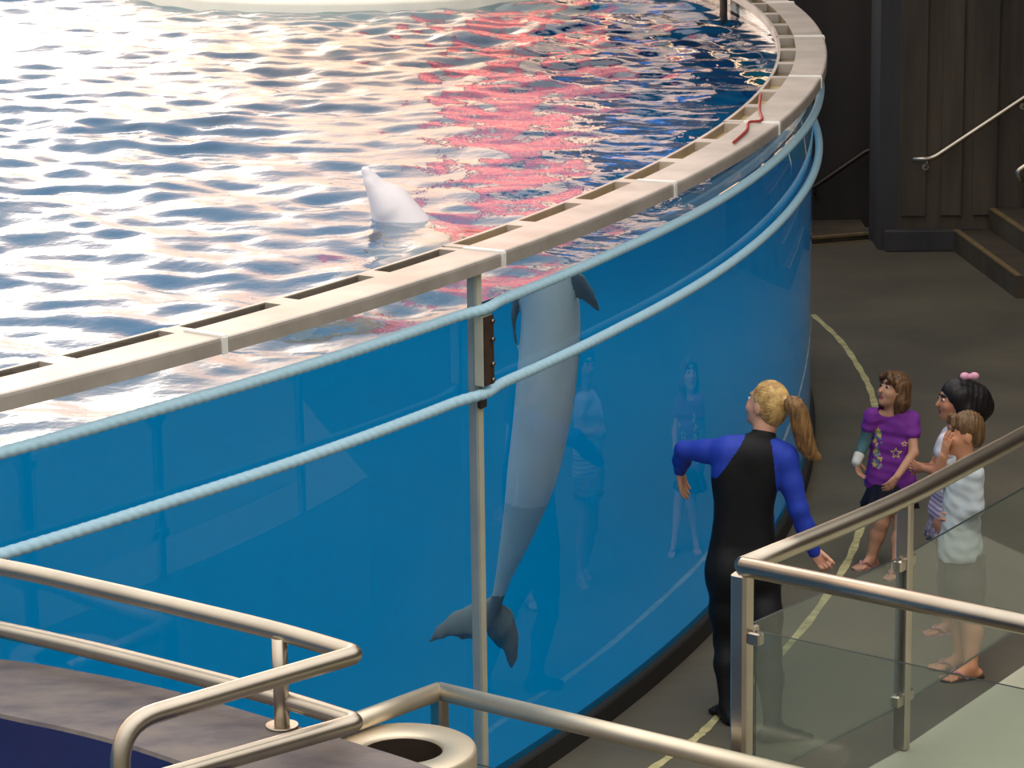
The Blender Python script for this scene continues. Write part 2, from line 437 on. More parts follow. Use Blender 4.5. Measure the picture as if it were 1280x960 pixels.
# the bar between two window panels, with the rope bracket on it
A_M = 59.72
def local(deg): 
    a = math.radians(deg); return np.array([math.sin(a), -math.cos(a), 0]), np.array([math.cos(a), math.sin(a), 0])
nrm, tan = local(A_M)
mul = empty('glazing_bar', tk(A_M, TR, 0), 'grey upright bar between two window panels of the blue tank', 'glazing bar')
mb = MB(); c = tk(A_M, TR + 0.017, (Z_B + Z_CAP - 0.06) / 2)
mb.box(c, 0.046, 0.056, Z_CAP - 0.06 - Z_B, nrm, tan, mi=0, bev=0.004)
mb.build('bar', M_MULL, mul)
mb = MB(); mb.box(tk(A_M, TR + 0.0425, (Z_B + Z_CAP - 0.06) / 2), 0.005, 0.040, Z_CAP - 0.07 - Z_B, nrm, tan)
o = mb.build('facing_strip', M_MULL2, mul); o['label'] = 'cream facing strip'
mb = MB(); mb.box(tk(A_M, TR + 0.062, 2.123), 0.05, 0.082, 0.312, nrm, tan, mi=0, bev=0.004)
br = mb.build('rope_bracket', M_MULL2, mul); br['label'] = 'cream bracket with its shaded side painted brown, carrying the ropes'
mb = MB(); mb.box(tk(A_M, TR + 0.089, 2.123), 0.006, 0.080, 0.306, nrm, tan)
mb.build('face_plate', M_BRACKET_SHADE, br)  # the bracket's shaded side, put in as a dark brown colour
mb = MB(); mb.box(tk(A_M, TR + 0.052, 1.885), 0.022, 0.05, 0.045, nrm, tan, bev=0.004); mb.build('clip', M_BRACKET_SHADE, br)
for z in (1.99, 2.06, 2.17, 2.25):
    mb = MB(); p = tk(A_M, TR + 0.09, z); mb.tube([p + tan * 0.02, p + nrm * 0.016 + tan * 0.02], 0.010, 6); mb.build('bolt', M_BOLT, br)

# ropes
def rope(name, r_off, z, a0, a1, label):
    L = math.radians(a1 - a0) * (TR + r_off); step = 0.0095; N = int(L / step); n = 14
    A = np.radians(np.linspace(a0, a1, N)); s = np.linspace(0, L, N)
    sag = -0.006 * np.abs(np.sin(s * 0.9))
    th = np.linspace(0, 2 * PI, n, endpoint=False)
    S, TT = np.meshgrid(s, th, indexing='ij'); AA = np.repeat(A[:, None], n, 1)
    rr = 0.0235 * (1 + 0.15 * np.abs(np.sin(1.5 * (TT - S * 2 * PI / 0.15))) ** 0.8 - 0.10)
    rr = 0.0245 * (0.86 + 0.17 * np.abs(np.cos(1.5 * (TT + S * 2 * PI / 0.15))))
    Rr = TR + r_off + 0.032 * np.exp(-((np.degrees(AA) - A_M) / 0.45) ** 2) + rr * np.cos(TT); Zz = z + sag[:, None] + rr * np.sin(TT)
    V = np.stack([TC[0] + Rr * np.sin(AA), TC[1] - Rr * np.cos(AA), Zz], -1).reshape(-1, 3)
    idx = np.arange(N * n).reshape(N, n)
    q = np.stack([idx[:-1], idx[1:], np.roll(idx[1:], -1, 1), np.roll(idx[:-1], -1, 1)], -1).reshape(-1, 4)
    me = bpy.data.meshes.new(name); me.from_pydata(V.tolist(), [], q.tolist()); me.update()
    o = link(name, me, M_ROPE); tag(o, label, 'rope'); return o
rope('rope', 0.0458, 2.3126, 40, 100, 'upper pale blue twisted rope round the tank, at the water level')
rope('rope', 0.0400, 1.9368, 40, 100, 'lower pale blue twisted rope round the tank, crossing the blue window')
# red line marked on the coping, modelled as a thin tube
mb = MB(); mb.tube(spline([atz(x, y, Z_CAP + 0.012) for x, y in [(951, 118), (949, 136), (952, 150), (936, 153), (933, 163), (917, 178)]], 8), 0.008, 8)
tag(mb.build('red_mark', mat('red_mark_paint', (150, 44, 34), 0.6)), 'short thin red line marked on the pale coping of the tank', 'red_mark')

# ------------------------------------------------------------------ what stands across the water
mb = MB(); sc = np.array([-1.25, 26.35]); 
mb.lathe([(0.0, 2.38), (1.90, 2.38), (1.96, 2.37), (1.98, 2.34), (1.98, 1.2), (0.0, 1.2)], (sc[0], sc[1], 0), 96)
tag(mb.build('stage_platform', M_STAGE), 'round cream stage platform at the far side of the water', 'stage')
mb = MB(); p = np.array([1.66, 24.0]); mb.tube([(p[0], p[1], 1.9), (p[0], p[1], 2.75)], 0.03, 10); mb.tube([(p[0], p[1], 2.75), (p[0], p[1], 2.79)], 0.038, 10)
tag(mb.build('mooring_post', M_POST), 'slim brown post standing in the water near the far rim', 'post')
# out-of-view scenery added beyond the pool for its reflections in the water
mb = MB(); mb.box((6.2, 47, 4.2), 10.0, 2.0, 8.4)
for k in range(6): mb.box((6.2, 45.8, 1.0 + 1.25 * k), 9.8, 0.5, 0.35)
for k in range(6): mb.box((1.6 + 1.85 * k, 45.6, 4.1), 0.3, 0.4, 8.2)
tag(mb.build('far_grandstand', M_STAND), 'tall dark grandstand mirrored at the right of the water', 'grandstand')
def add_glow_panel(name, x0, x1, z0, z1, y, m, label, rows=1.3):
    root = empty(name, ((x0 + x1) / 2, y, z0), label, 'glow_panel')
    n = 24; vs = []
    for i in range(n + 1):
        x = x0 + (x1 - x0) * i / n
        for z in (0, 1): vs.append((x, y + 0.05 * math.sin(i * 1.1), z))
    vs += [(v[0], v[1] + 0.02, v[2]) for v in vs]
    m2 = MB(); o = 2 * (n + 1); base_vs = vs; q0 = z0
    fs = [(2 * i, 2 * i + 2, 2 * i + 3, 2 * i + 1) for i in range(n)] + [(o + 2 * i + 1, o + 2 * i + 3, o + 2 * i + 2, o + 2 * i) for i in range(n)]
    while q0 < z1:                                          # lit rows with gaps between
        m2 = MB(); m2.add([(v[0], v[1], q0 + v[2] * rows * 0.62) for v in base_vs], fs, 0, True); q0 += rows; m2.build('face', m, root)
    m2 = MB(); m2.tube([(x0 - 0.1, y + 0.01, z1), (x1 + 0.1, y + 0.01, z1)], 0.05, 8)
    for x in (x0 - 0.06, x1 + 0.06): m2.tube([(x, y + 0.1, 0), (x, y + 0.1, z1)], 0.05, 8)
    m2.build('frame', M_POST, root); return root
add_glow_panel('glow_panel', -0.6, 0.62, 3.2, 15, 42, M_RED, 'tall glowing red panel, unseen, added to redden the reflections in the middle of the water')
add_glow_panel('glow_panel', 1.55, 2.1, 5.5, 7.2, 42, M_BLUEP, 'small glowing blue panel, unseen, added to tint the reflections right of the red one', 3.0)

# ------------------------------------------------------------------ back wall, stairs (right)
wl = MB()
wl.box((2.45, 27.6, 3.6), 1.5, 0.8, 7.2)
wb = struct(wl.build('wall_back', M_CONC_D))
wl = MB(); wl.box((4.95, 26.5, 3.6), 3.3, 0.72, 7.2)
for k, x in enumerate((3.42, 3.74, 4.02, 4.4, 4.75)):
    wl.box((x, 26.125, 3.75), 0.17 if k % 2 else 0.2, 0.03, 6.9)
wr = struct(wl.build('wall_right', M_CONC))
wl = MB(); wl.box((3.215, 26.5, 3.6), 0.17, 0.70, 7.2)
struct(wl.build('trim_20', M_CONC_B))
wl = MB(); wl.box((3.6, 26.10, 0.09), 0.84, 0.10, 0.18, bev=0.008); struct(wl.build('baseboard_right', M_CONC_B))
wl = MB(); wl.box((9.5, 15, 3.6), 0.4, 30, 7.2); struct(wl.build('wall_side', M_CONC_D))
# low landing with worn edges at the foot of the back wall
mb = MB(); mb.prism([(1.2, 25.9), (3.1, 26.6), (3.1, 27.2), (1.2, 27.2)], 0, 0.07)
a, b = np.array([1.2, 25.9, 0.0]), np.array([3.1, 26.6, 0.0]); d = (b - a) / np.linalg.norm(b - a)
mb.box((a + b) / 2 + [0, 0, 0.062], np.linalg.norm(b - a), 0.05, 0.02, d, np.array([-d[1], d[0], 0]), mi=1)
mb.box((a + b) / 2 + [0.0, -0.03, 0.004], np.linalg.norm(b - a), 0.05, 0.008, d, np.array([-d[1], d[0], 0]), mi=1)
struct(mb.build('floor_landing', [M_STEP, M_NOSE]))
# concrete stair rising along the right wall
mb = MB(); nose = []
x0s = [3.76, 4.06, 4.36, 4.66, 4.96]
for k, x in enumerate(x0s):
    z1 = 0.18 * (k + 1)
    q0, q1 = (x, 26.08), (x + 0.22, 24.1)
    mb.prism([q0, q1, (6.6, 24.1), (6.6, 26.08)], 0.18 * k, z1)
    dd = np.array([q1[0] - q0[0], q1[1] - q0[1], 0]); Ln = np.linalg.norm(dd); dd /= Ln
    mb.box(((q0[0] + q1[0]) / 2 + 0.02, (q0[1] + q1[1]) / 2, z1 + 0.001), Ln - 0.02, 0.05, 0.012, dd, np.array([-dd[1], dd[0], 0]), mi=1)
tag(mb.build('concrete_staircase', [M_STEP, M_NOSE]), 'brown concrete steps with worn nosings climbing along the right wall', 'stairs')
def wall_rail(pts, r, label, m, brackets, wally):
    root = empty('handrail', (pts[0][0], pts[0][1], 0), label, 'handrail')
    mb = MB(); mb.tube(fillet(pts, 0.06), r, 12); mb.build('rail', m, root)
    for p in brackets:
        mb = MB(); mb.tube(fillet([p, (p[0], p[1], p[2] - 0.09), (p[0], wally, p[2] - 0.09)], 0.04), 0.010, 8)
        mb.tube([(p[0], wally - 0.012, p[2] - 0.09), (p[0], wally, p[2] - 0.09)], 0.03, 12); mb.build('bracket', m, root)
    return root
Yr = 26.02
p0, p1, p2 = at(1141, 200, Yr), at(1166, 198, Yr), at(1285, 119, Yr); p3 = p2 + (p2 - p1) * 0.8
wall_rail([p0, p1, p2, p3], 0.022, 'bright steel handrail climbing the right wall above the steps', M_STEEL, [p1 + [-0.05, 0, 0.004], p1 + (p2 - p1) * 0.97], 26.12)
Yr = 27.1
p0, p1, p2 = at(1113, 187, Yr), at(1086, 187, Yr), at(1020, 232, Yr); p3 = p2 + (p2 - p1) * 0.6
wall_rail([p0, p1, p2, p3], 0.022, 'dim handrail sloping down the dark back wall beside the tank', M_DKRAIL, [p0 + [-0.03, 0, 0], p2], 27.2)
p0 = at(1275, 212, 24.3); p1 = p0 + [0.5, 0, 0.33]
root = empty('handrail', (p0[0], p0[1], 0), 'short bright handrail end at the open side of the steps', 'handrail')
mb = MB(); mb.tube(fillet([p0 + [0.02, 0, -0.10], p0 + [-0.02, 0, -0.03], p0, p1, p1 + [0.6, 0, 0.4]], 0.05), 0.022, 12); mb.build('rail', M_STEEL, root)
mb = MB(); mb.tube([p1 + [0.1, 0, 0.06], (p1[0] + 0.1, p1[1], 0.56)], 0.018, 10); mb.build('post', M_STEEL, root)

# roof over the stands and walkway, open above the pool
mb = MB(); NA = 72; vs = []; fs = []
R_OPEN = TR + 0.8
for i in range(NA):
    a = 77 + 45 * i / (NA - 1)
    vs += [tk(a, R_OPEN, 7.2), tk(a, 42, 9.0), tk(a, R_OPEN, 7.6), tk(a, 42, 9.4)]
for i in range(NA - 1):
    j = i + 1
    fs += [(4 * i, 4 * j, 4 * j + 1, 4 * i + 1), (4 * i + 2, 4 * i + 3, 4 * j + 3, 4 * j + 2), (4 * i, 4 * i + 2, 4 * j + 2, 4 * j)]
mb.add(vs, fs); struct(mb.build('ceiling', M_ROOF))

# ------------------------------------------------------------------ raised platform and its glass guardrail (right)
Z_P = 0.75; Z_R = 1.80
edge = [atz(928, 708, Z_R), atz(1040, 663, Z_R), atz(1128, 625, Z_R), atz(1280, 544, Z_R)]
edge.append(edge[-1] + (edge[-1] - edge[-2]) * 1.0)
near = [edge[0], atz(1280, 780, Z_R)]; near.append(near[-1] + (near[-1] - near[-2]) * 0.8)
plan = [e[:2] for e in edge] + [(9.2, edge[-1][1]), (9.2, 4.0), (near[-1][0] + 3, 4.0), near[-1][:2]]
mb = MB(); mb.prism([tuple(p) for p in plan][::-1], 0.0, Z_P)
struct(mb.build('floor_platform', M_PLAT))
gr = empty('glass_guardrail', (edge[0][0], edge[0][1], Z_P), 'steel guardrail with clear glass panels at the right, in front of the children', 'guardrail')
TUB = 0.037
mb = MB(); mb.tube(fillet(edge, 0.25, 6), TUB, 18); mb.build('top_rail', M_STEEL, gr)
mb = MB(); mb.tube(near, TUB, 18); mb.build('top_rail', M_STEEL, gr)
def on(poly, t):
    P = np.array(poly); L = np.cumsum([0] + [np.linalg.norm(P[i + 1] - P[i]) for i in range(len(P) - 1)])
    k = min(np.searchsorted(L, t, side='right') - 1, len(P) - 2); f = (t - L[k]) / (L[k + 1] - L[k]); return P[k] + (P[k + 1] - P[k]) * f, (P[k + 1] - P[k]) / (L[k + 1] - L[k])
e2 = np.array([edge[0][0], edge[0][1]])
dn = near[1] - near[0]; dn /= np.linalg.norm(dn); df_ = edge[1] - edge[0]; df_ /= np.linalg.norm(df_)
# corner post: a rounded square section
mb = MB(); mb.box((edge[0][0], edge[0][1], (Z_P + Z_R) / 2 - 0.02), 0.07, 0.07, Z_R - Z_P, dn, np.array([-dn[1], dn[0], 0]), bev=0.012); mb.build('post', M_STEEL2, gr)
pp, pd = on(edge, np.linalg.norm(edge[1] - edge[0]) + np.linalg.norm(edge[2] - edge[1]) + 0.03)
mb = MB(); pn = np.array([-pd[1], pd[0], 0])
mb.box((pp[0], pp[1], (Z_P + Z_R) / 2), 0.045, 0.06, Z_R - Z_P, pd, pn, bev=0.008); mb.build('post', M_STEEL2, gr)
q, qd = on(edge, 2.6)
mb = MB(); mb.box((q[0], q[1], (Z_P + Z_R) / 2), 0.045, 0.06, Z_R - Z_P, qd, np.array([-qd[1], qd[0], 0]), bev=0.008); mb.build('post', M_STEEL2, gr)
q2, q2d = on(near, 1.55)
mb = MB(); mb.box((q2[0], q2[1], (Z_P + Z_R) / 2), 0.045, 0.06, Z_R - Z_P, q2d, np.array([-q2d[1], q2d[0], 0]), bev=0.008); mb.build('post', M_STEEL2, gr)
G0, G1 = Z_P + 0.19, Z_R - 0.235
def panel(a, b, z0, z1, parent, z0b=None, z1b=None):
    a, b = np.array(a, float), np.array(b, float); a[2] = b[2] = 0
    d = b - a; L = np.linalg.norm(d); d /= L; n = np.array([-d[1], d[0], 0])
    z0b = z0 if z0b is None else z0b; z1b = z1 if z1b is None else z1b
    t = 0.006; e = 0.003
    A, B = a, b
    m2 = MB()
    vs = [A + n * s * t + np.array([0, 0, z]) for s in (-1, 1) for z in (z0, z1)] + [B + n * s * t + np.array([0, 0, z]) for s in (-1, 1) for z in (z0b, z1b)]
    m2.add(vs, [(0, 4, 5, 1), (2, 3, 7, 6)], 0)
    m2.add(vs, [(1, 5, 7, 3), (0, 2, 6, 4), (0, 1, 3, 2), (4, 6, 7, 5)], 1)
    return m2.build('glass_panel', [M_GLASS, M_EDGE], parent)
panel(edge[0] + df_ * 0.07, pp - pd * 0.04, G0, G1, gr)
panel(pp + pd * 0.04, q - qd * 0.04, G0, G1, gr)
panel(edge[0] + dn * 0.06, q2 - q2d * 0.04, G0, G1, gr)
def clamp(p, d, z, parent):
    m2 = MB(); m2.box((p[0], p[1], z), 0.055, 0.04, 0.05, d, np.array([-d[1], d[0], 0]), bev=0.006); m2.build('glass_clamp', M_STEEL2, parent)
for z in (G0 + 0.03, G1 - 0.03):
    clamp(edge[0] + df_ * 0.06, df_, z, gr); clamp(pp - pd * 0.045, pd, z, gr); clamp(pp + pd * 0.045, pd, z, gr)
    clamp(edge[0] + dn * 0.06, dn, z, gr)

# guardrail on the walkway in the middle, its corner behind the bin
mg = empty('glass_guardrail', (0, 0, 0), 'low steel guardrail with its corner behind the round bin', 'guardrail')
Z_R2 = 1.10
c0 = atz(549, 864, Z_R2); r1 = atz(940, 957, Z_R2); l1 = atz(440, 904, Z_R2)
mg.location = (c0[0], c0[1], 0)
r2 = c0 + (r1 - c0) * 1.15; l2 = c0 + (l1 - c0) * 1.5
mb = MB(); mb.tube([c0, r2], TUB, 18); mb.build('top_rail', M_STEEL3, mg)
mb = MB(); mb.tube([l2, c0], TUB, 18); mb.build('top_rail', M_STEEL3, mg)
drr = (r2 - c0) / np.linalg.norm(r2 - c0); dll = (l2 - c0) / np.linalg.norm(l2 - c0)
mb = MB(); pc = c0 + drr * 0.0; mb.box((pc[0], pc[1], Z_R2 / 2), 0.06, 0.06, Z_R2, drr, np.array([-drr[1], drr[0], 0]), bev=0.01); mb.build('post', M_STEEL2, mg)
pe = c0 + drr * (np.linalg.norm(r2 - c0) - 0.05)
mb = MB(); mb.box((pe[0], pe[1], Z_R2 / 2), 0.045, 0.06, Z_R2, drr, np.array([-drr[1], drr[0], 0]), bev=0.008); mb.build('post', M_STEEL2, mg)
panel(c0 + drr * 0.06, pe - drr * 0.05, 0.12, Z_R2 - 0.265, mg)

# ------------------------------------------------------------------ round litter bin
bc = atz(502, 934, 1.06)
BR = 0.284
lb = empty('litter_bin', (bc[0], bc[1], 0), 'round steel litter bin with a wide ring lid beside the navy ledge', 'bin')
mb = MB(); mb.lathe([(BR - 0.03, 0.0), (BR - 0.012, 0.02), (BR - 0.012, 0.99), (BR - 0.02, 1.00)], (bc[0], bc[1], 0), 64); mb.build('body', M_STEEL2, lb)
mb = MB(); mb.lathe([(BR, 0.96), (BR, 1.045), (BR - 0.004, 1.055), (BR - 0.012, 1.06), (0.20, 1.058), (0.164, 1.054), (0.157, 1.048), (0.154, 1.038)], (bc[0], bc[1], 0), 72); mb.build('lid', mat('pale_satin_steel', (232, 216, 190), 0.48, 0.8, 0.05, 4.0), lb)
mb = MB(); mb.lathe([(0.154, 1.039), (0.168, 0.80), (0.18, 0.45), (0.0, 0.44)], (bc[0], bc[1], 0), 48); mb.build('liner', M_DARK, lb)

# ------------------------------------------------------------------ navy parapet with its looped rails (lower left)
Z_U = 2.21; Z_L = 1.995; Z_G = 1.915
ur = [atz(-160, 684, Z_U), atz(0, 709, Z_U), atz(120, 735, Z_U), atz(240, 763, Z_U), atz(350, 790, Z_U), atz(446, 818, Z_U), atz(300, 862, Z_U), atz(148, 905, Z_U)]
ur2 = spline(ur[:6], 5)
down = ur[7].copy(); down[2] -= 0.9
hr = empty('looped_handrail', (ur[4][0], ur[4][1], Z_G), 'double steel tube rail with a looped end on the navy parapet, lower left', 'handrail')
mb = MB(); mb.tube(fillet([ur2[0]] + ur2[1:-1] + [ur[5], ur[7], down], [0.001] * (len(ur2) - 2) + [0.11, 0.13], 8), 0.0285, 20); mb.build('upper_rail', M_STEEL, hr)
lr = [atz(-160, 755, Z_L), atz(0, 787, Z_L), atz(120, 814, Z_L), atz(240, 844, Z_L), atz(350, 873, Z_L), atz(447, 903, Z_L), atz(240, 962, Z_L)]
lr2 = spline(lr[:6], 5); l3 = lr[6] + (lr[6] - lr[5]) * 0.35; ld = l3.copy(); ld[2] -= 0.8
mb = MB(); mb.tube(fillet(lr2[:-1] + [lr[5], l3, ld], [0.001] * (len(lr2) - 2) + [0.11, 0.11], 8), 0.0285, 20); mb.build('lower_rail', M_STEEL, hr)
pt = atz(349, 793, Z_U)
mb = MB(); mb.tube([(pt[0], pt[1], Z_G), (pt[0], pt[1], Z_U - 0.01)], 0.024, 16); mb.tube([(pt[0], pt[1], Z_G), (pt[0], pt[1], Z_G + 0.008)], 0.05, 20); mb.build('post', M_STEEL, hr)
pt = atz(-120, 692, Z_U)
mb = MB(); mb.tube([(pt[0], pt[1], Z_G), (pt[0], pt[1], Z_U - 0.01)], 0.024, 16); mb.build('post', M_STEEL, hr)
farE = spline([atz(x, y, Z_G) for x, y in [(-200, 806), (0, 823), (100, 838), (220, 863), (340, 897), (440, 926), (520, 951), (620, 988)]], 6)
nearE = spline([atz(x, y, Z_G) for x, y in [(-200, 845), (0, 893), (80, 910), (160, 931), (240, 958), (330, 990), (420, 1022), (520, 1060)]], 6)
mb = MB(); n = len(farE)
fe = np.array(farE); ne = np.array(nearE)
vs = []
for i in range(n):
    a, b = fe[i], ne[i]
    vs += [(a[0], a[1], 0), (a[0], a[1], Z_G - 0.012), (a[0] * 0.985 + b[0] * 0.015, a[1] * 0.985 + b[1] * 0.015, Z_G), (b[0] * 0.985 + a[0] * 0.015, b[1] * 0.985 + a[1] * 0.015, Z_G), (b[0], b[1], Z_G - 0.012), (b[0], b[1], 0)]
for j, mi in ((0, 1), (1, 0), (2, 0), (3, 0), (4, 1)):
    mb.add(vs, [(6 * i + j, 6 * i + j + 1, 6 * i + 7 + j, 6 * i + 6 + j) for i in range(n - 1)], mi, False)
mb.add(vs[-6:], [(0, 1, 2, 3, 4, 5)], 1); mb.add(vs[:6], [(5, 4, 3, 2, 1, 0)], 1)
struct(mb.build('wall_parapet', [M_LEDGE, M_NAVY]))

# ------------------------------------------------------------------ smooth bodies: blended tapered limbs, surfaced as one mesh
def unit(v): v = np.array(v, float); return v / np.linalg.norm(v)
class Body:
    def __init__(self): self.p = []
    def cone(self, a, b, ra, rb, mat=0, k=0.02, tag='', flat=None, cut=None):
        self.p.append(('c', np.array(a, float), np.array(b, float), float(ra), float(rb), mat, k, tag, flat)); return self
    def chain(self, pts, rs, mat=0, k=0.015, tag='', flat=None):
        for i in range(len(pts) - 1): self.cone(pts[i], pts[i + 1], rs[i], rs[i + 1], mat, k, tag, flat)
    def ell(self, c, r, axes=None, mat=0, k=0.02, tag=''):
        A = np.eye(3) if axes is None else np.array(axes, float)
        self.p.append(('e', np.array(c, float), A, np.array(r, float), 0, mat, k, tag, None)); return self
    @staticmethod
    def dist(p, X, infl=0.0):
        """X: (...,3)"""
        if p[0] == 'c':
            _, a, b, ra, rb, _, _, _, flat = p
            q = X - a; ba = b - a
            if flat is not None:
                n, s = flat; q = q + (s - 1) * (q @ n)[..., None] * n; ba = ba + (s - 1) * (ba @ n) * n
            t = np.clip((q @ ba) / max(ba @ ba, 1e-12), 0, 1)
            return np.linalg.norm(q - t[..., None] * ba, axis=-1) - (ra + (rb - ra) * t) - infl
        _, c, A, r, _, _, _, _, _ = p
        q = (X - c) @ A.T; rr = r + infl
        k0 = np.linalg.norm(q / rr, axis=-1); k1 = np.linalg.norm(q / (rr * rr), axis=-1)
        return k0 * (k0 - 1) / np.maximum(k1, 1e-9)
    def bounds(self, p, infl):
        if p[0] == 'c':
            r = max(p[3], p[4]) + infl; return np.minimum(p[1], p[2]) - r, np.maximum(p[1], p[2]) + r
        r = np.sqrt(((p[2] * (p[3] + infl)[:, None]) ** 2).sum(0)); return p[1] - r, p[1] + r
    def mesh(self, name, mats, parent, h=0.006, tags=None, infl=0.0, cuts=(), disp=None, carve=(), matfn=None, relax=1):
        P = [p for p in self.p if tags is None or p[7] in tags]
        bb = [self.bounds(p, infl) for p in P]
        lo = np.min([b[0] for b in bb], 0) - 4 * h; hi = np.max([b[1] for b in bb], 0) + 4 * h
        n = np.ceil((hi - lo) / h).astype(int) + 1
        ax = [lo[i] + h * np.arange(n[i]) for i in range(3)]
        D = np.full(n, 0.2, np.float32)
        for p, b in zip(P, bb):
            m = p[6] + 3 * h
            i0 = np.maximum(((b[0] - m - lo) / h).astype(int), 0); i1 = np.minimum(((b[1] + m - lo) / h).astype(int) + 2, n)
            sl = tuple(slice(a, c) for a, c in zip(i0, i1))
            G = np.stack(np.meshgrid(*[ax[i][sl[i]] for i in range(3)], indexing='ij'), -1)
            d = self.dist(p, G, infl); cur = D[sl]; k = p[6]
            hh = np.maximum(k - np.abs(d - cur), 0) / k
            D[sl] = np.minimum(d, cur) - hh * hh * k * 0.25
        G = None
        if cuts or disp or carve:
            G = np.stack(np.meshgrid(*ax, indexing='ij'), -1)
            for (pt, nn) in cuts: D = np.maximum(D, ((G - np.array(pt)) @ unit(nn)).astype(np.float32))
            for q in carve: D = np.maximum(D, -self.dist(q, G).astype(np.float32))
            if disp: D = D + disp(G).astype(np.float32)
        V, F = surface_nets(D, lo, h)
        for _ in range(relax):
            S = np.zeros_like(V); N = np.zeros(len(V))
            for a, b in ((0, 1), (1, 2), (2, 3), (3, 0)):
                np.add.at(S, F[:, a], V[F[:, b]]); np.add.at(S, F[:, b], V[F[:, a]]); np.add.at(N, F[:, a], 1); np.add.at(N, F[:, b], 1)
            V = 0.5 * V + 0.5 * S / np.maximum(N, 1)[:, None]
        me = bpy.data.meshes.new(name); me.from_pydata(V.tolist(), [], F.tolist()); me.update()
        o = link(name, me, mats, parent)
        if isinstance(mats, (list, tuple)) and len(mats) > 1:
            Cn = V[F].mean(1)
            if matfn is not None: mi = matfn(Cn)
            else:
                best = np.full(len(Cn), 9.0); mi = np.zeros(len(Cn), int)
                for p in P:
                    d = self.dist(p, Cn, infl); w = d < best; best[w] = d[w]; mi[w] = p[5]
            me.polygons.foreach_set('material_index', mi.astype(int).tolist()); me.update()
        return o
def surface_nets(D, lo, h):
    S = D < 0; nx, ny, nz = D.shape
    c = [S[a:nx - 1 + a, b:ny - 1 + b, d:nz - 1 + d] for a in (0, 1) for b in (0, 1) for d in (0, 1)]
    cnt = sum(x.astype(np.int8) for x in c); act = (cnt > 0) & (cnt < 8)
    I = np.argwhere(act); vid = np.full(act.shape, -1, np.int64); vid[act] = np.arange(len(I))
    val = {}
    for a in (0, 1):
        for b in (0, 1):
            for d in (0, 1): val[(a, b, d)] = D[I[:, 0] + a, I[:, 1] + b, I[:, 2] + d].astype(float)
    acc = np.zeros((len(I), 3)); num = np.zeros(len(I))
    ks = list(val)
    for u in ks:
        for axis in range(3):
            if u[axis] == 0:
                w = list(u); w[axis] = 1; w = tuple(w); d0, d1 = val[u], val[w]; m = (d0 < 0) != (d1 < 0)
                t = np.where(m, d0 / np.where(d0 - d1 == 0, 1, d0 - d1), 0); pos = np.array(u, float)[None, :].repeat(len(I), 0); pos[:, axis] = t
                acc[m] += pos[m]; num[m] += 1
    V = lo + h * (I + acc / num[:, None])
    F = []
    for axis in range(3):
        b_, c_ = (axis + 1) % 3, (axis + 2) % 3
        s0 = [slice(0, -1)] * 3; s1 = [slice(0, -1)] * 3
        A = np.take(S, range(0, S.shape[axis] - 1), axis); B = np.take(S, range(1, S.shape[axis]), axis)
        E = np.argwhere(A != B)
        E = E[(E[:, b_] > 0) & (E[:, c_] > 0) & (E[:, b_] < S.shape[b_] - 1) & (E[:, c_] < S.shape[c_] - 1)]
        ins = A[tuple(E.T)]
        def g(db, dc):
            q = E.copy(); q[:, b_] -= db; q[:, c_] -= dc; return vid[tuple(q.T)]
        q = np.stack([g(1, 1), g(0, 1), g(0, 0), g(1, 0)], 1)
        q[~ins] = q[~ins][:, ::-1]; F.append(q)
    return V, np.concatenate(F)

def frame(f, u=(0, 0, 1)):
    f = unit(f); r = unit(np.cross(f, u)); return r, f, np.cross(r, f)          # right, forward, up

SK, LIP, BROW = 0, 1, 2
def head(B, c, f, u=(0, 0, 1), s=1.0):
    r, f, u = frame(f, u); c = np.array(c, float); A = [r, f, u]
    L = lambda x, y, z: c + s * (r * x + f * y + u * z)
    B.ell(L(0, -0.012, 0.025), np.array((0.073, 0.092, 0.090)) * s, A, SK, 0.02 * s, 'head')
    B.ell(L(0, 0.030, -0.035), np.array((0.062, 0.062, 0.078)) * s, A, SK, 0.03 * s, 'head')
    B.ell(L(0, 0.050, -0.082), np.array((0.036, 0.036, 0.028)) * s, A, SK, 0.03 * s, 'head')
    B.ell(L(0, 0.074, -0.098), np.array((0.018, 0.014, 0.014)) * s, A, SK, 0.02 * s, 'head')
    for q in (-1, 1):
        B.ell(L(q * 0.036, 0.060, -0.028), np.array((0.024, 0.026, 0.024)) * s, A, SK, 0.02 * s, 'head')
        B.ell(L(q * 0.074, -0.004, -0.010), np.array((0.010, 0.022, 0.032)) * s, A, SK, 0.008 * s, 'head')
        B.cone(L(q * 0.014, 0.083, 0.040), L(q * 0.046, 0.070, 0.040), 0.008 * s, 0.006 * s, BROW, 0.008 * s, 'head')
    B.cone(L(0, 0.080, 0.018), L(0, 0.104, -0.022), 0.009 * s, 0.013 * s, SK, 0.012 * s, 'head')
    B.ell(L(0, 0.086, -0.053), np.array((0.022, 0.011, 0.006)) * s, A, LIP, 0.006 * s, 'head')
    B.ell(L(0, 0.084, -0.064), np.array((0.018, 0.011, 0.006)) * s, A, LIP, 0.006 * s, 'head')
    return L, (r, f, u)
M_EYE = mat('eye_white', (225, 222, 215), 0.25, 0.0, 0.02)
M_IRIS = mat('dark_iris', (38, 26, 20), 0.2, 0.0, 0.05)
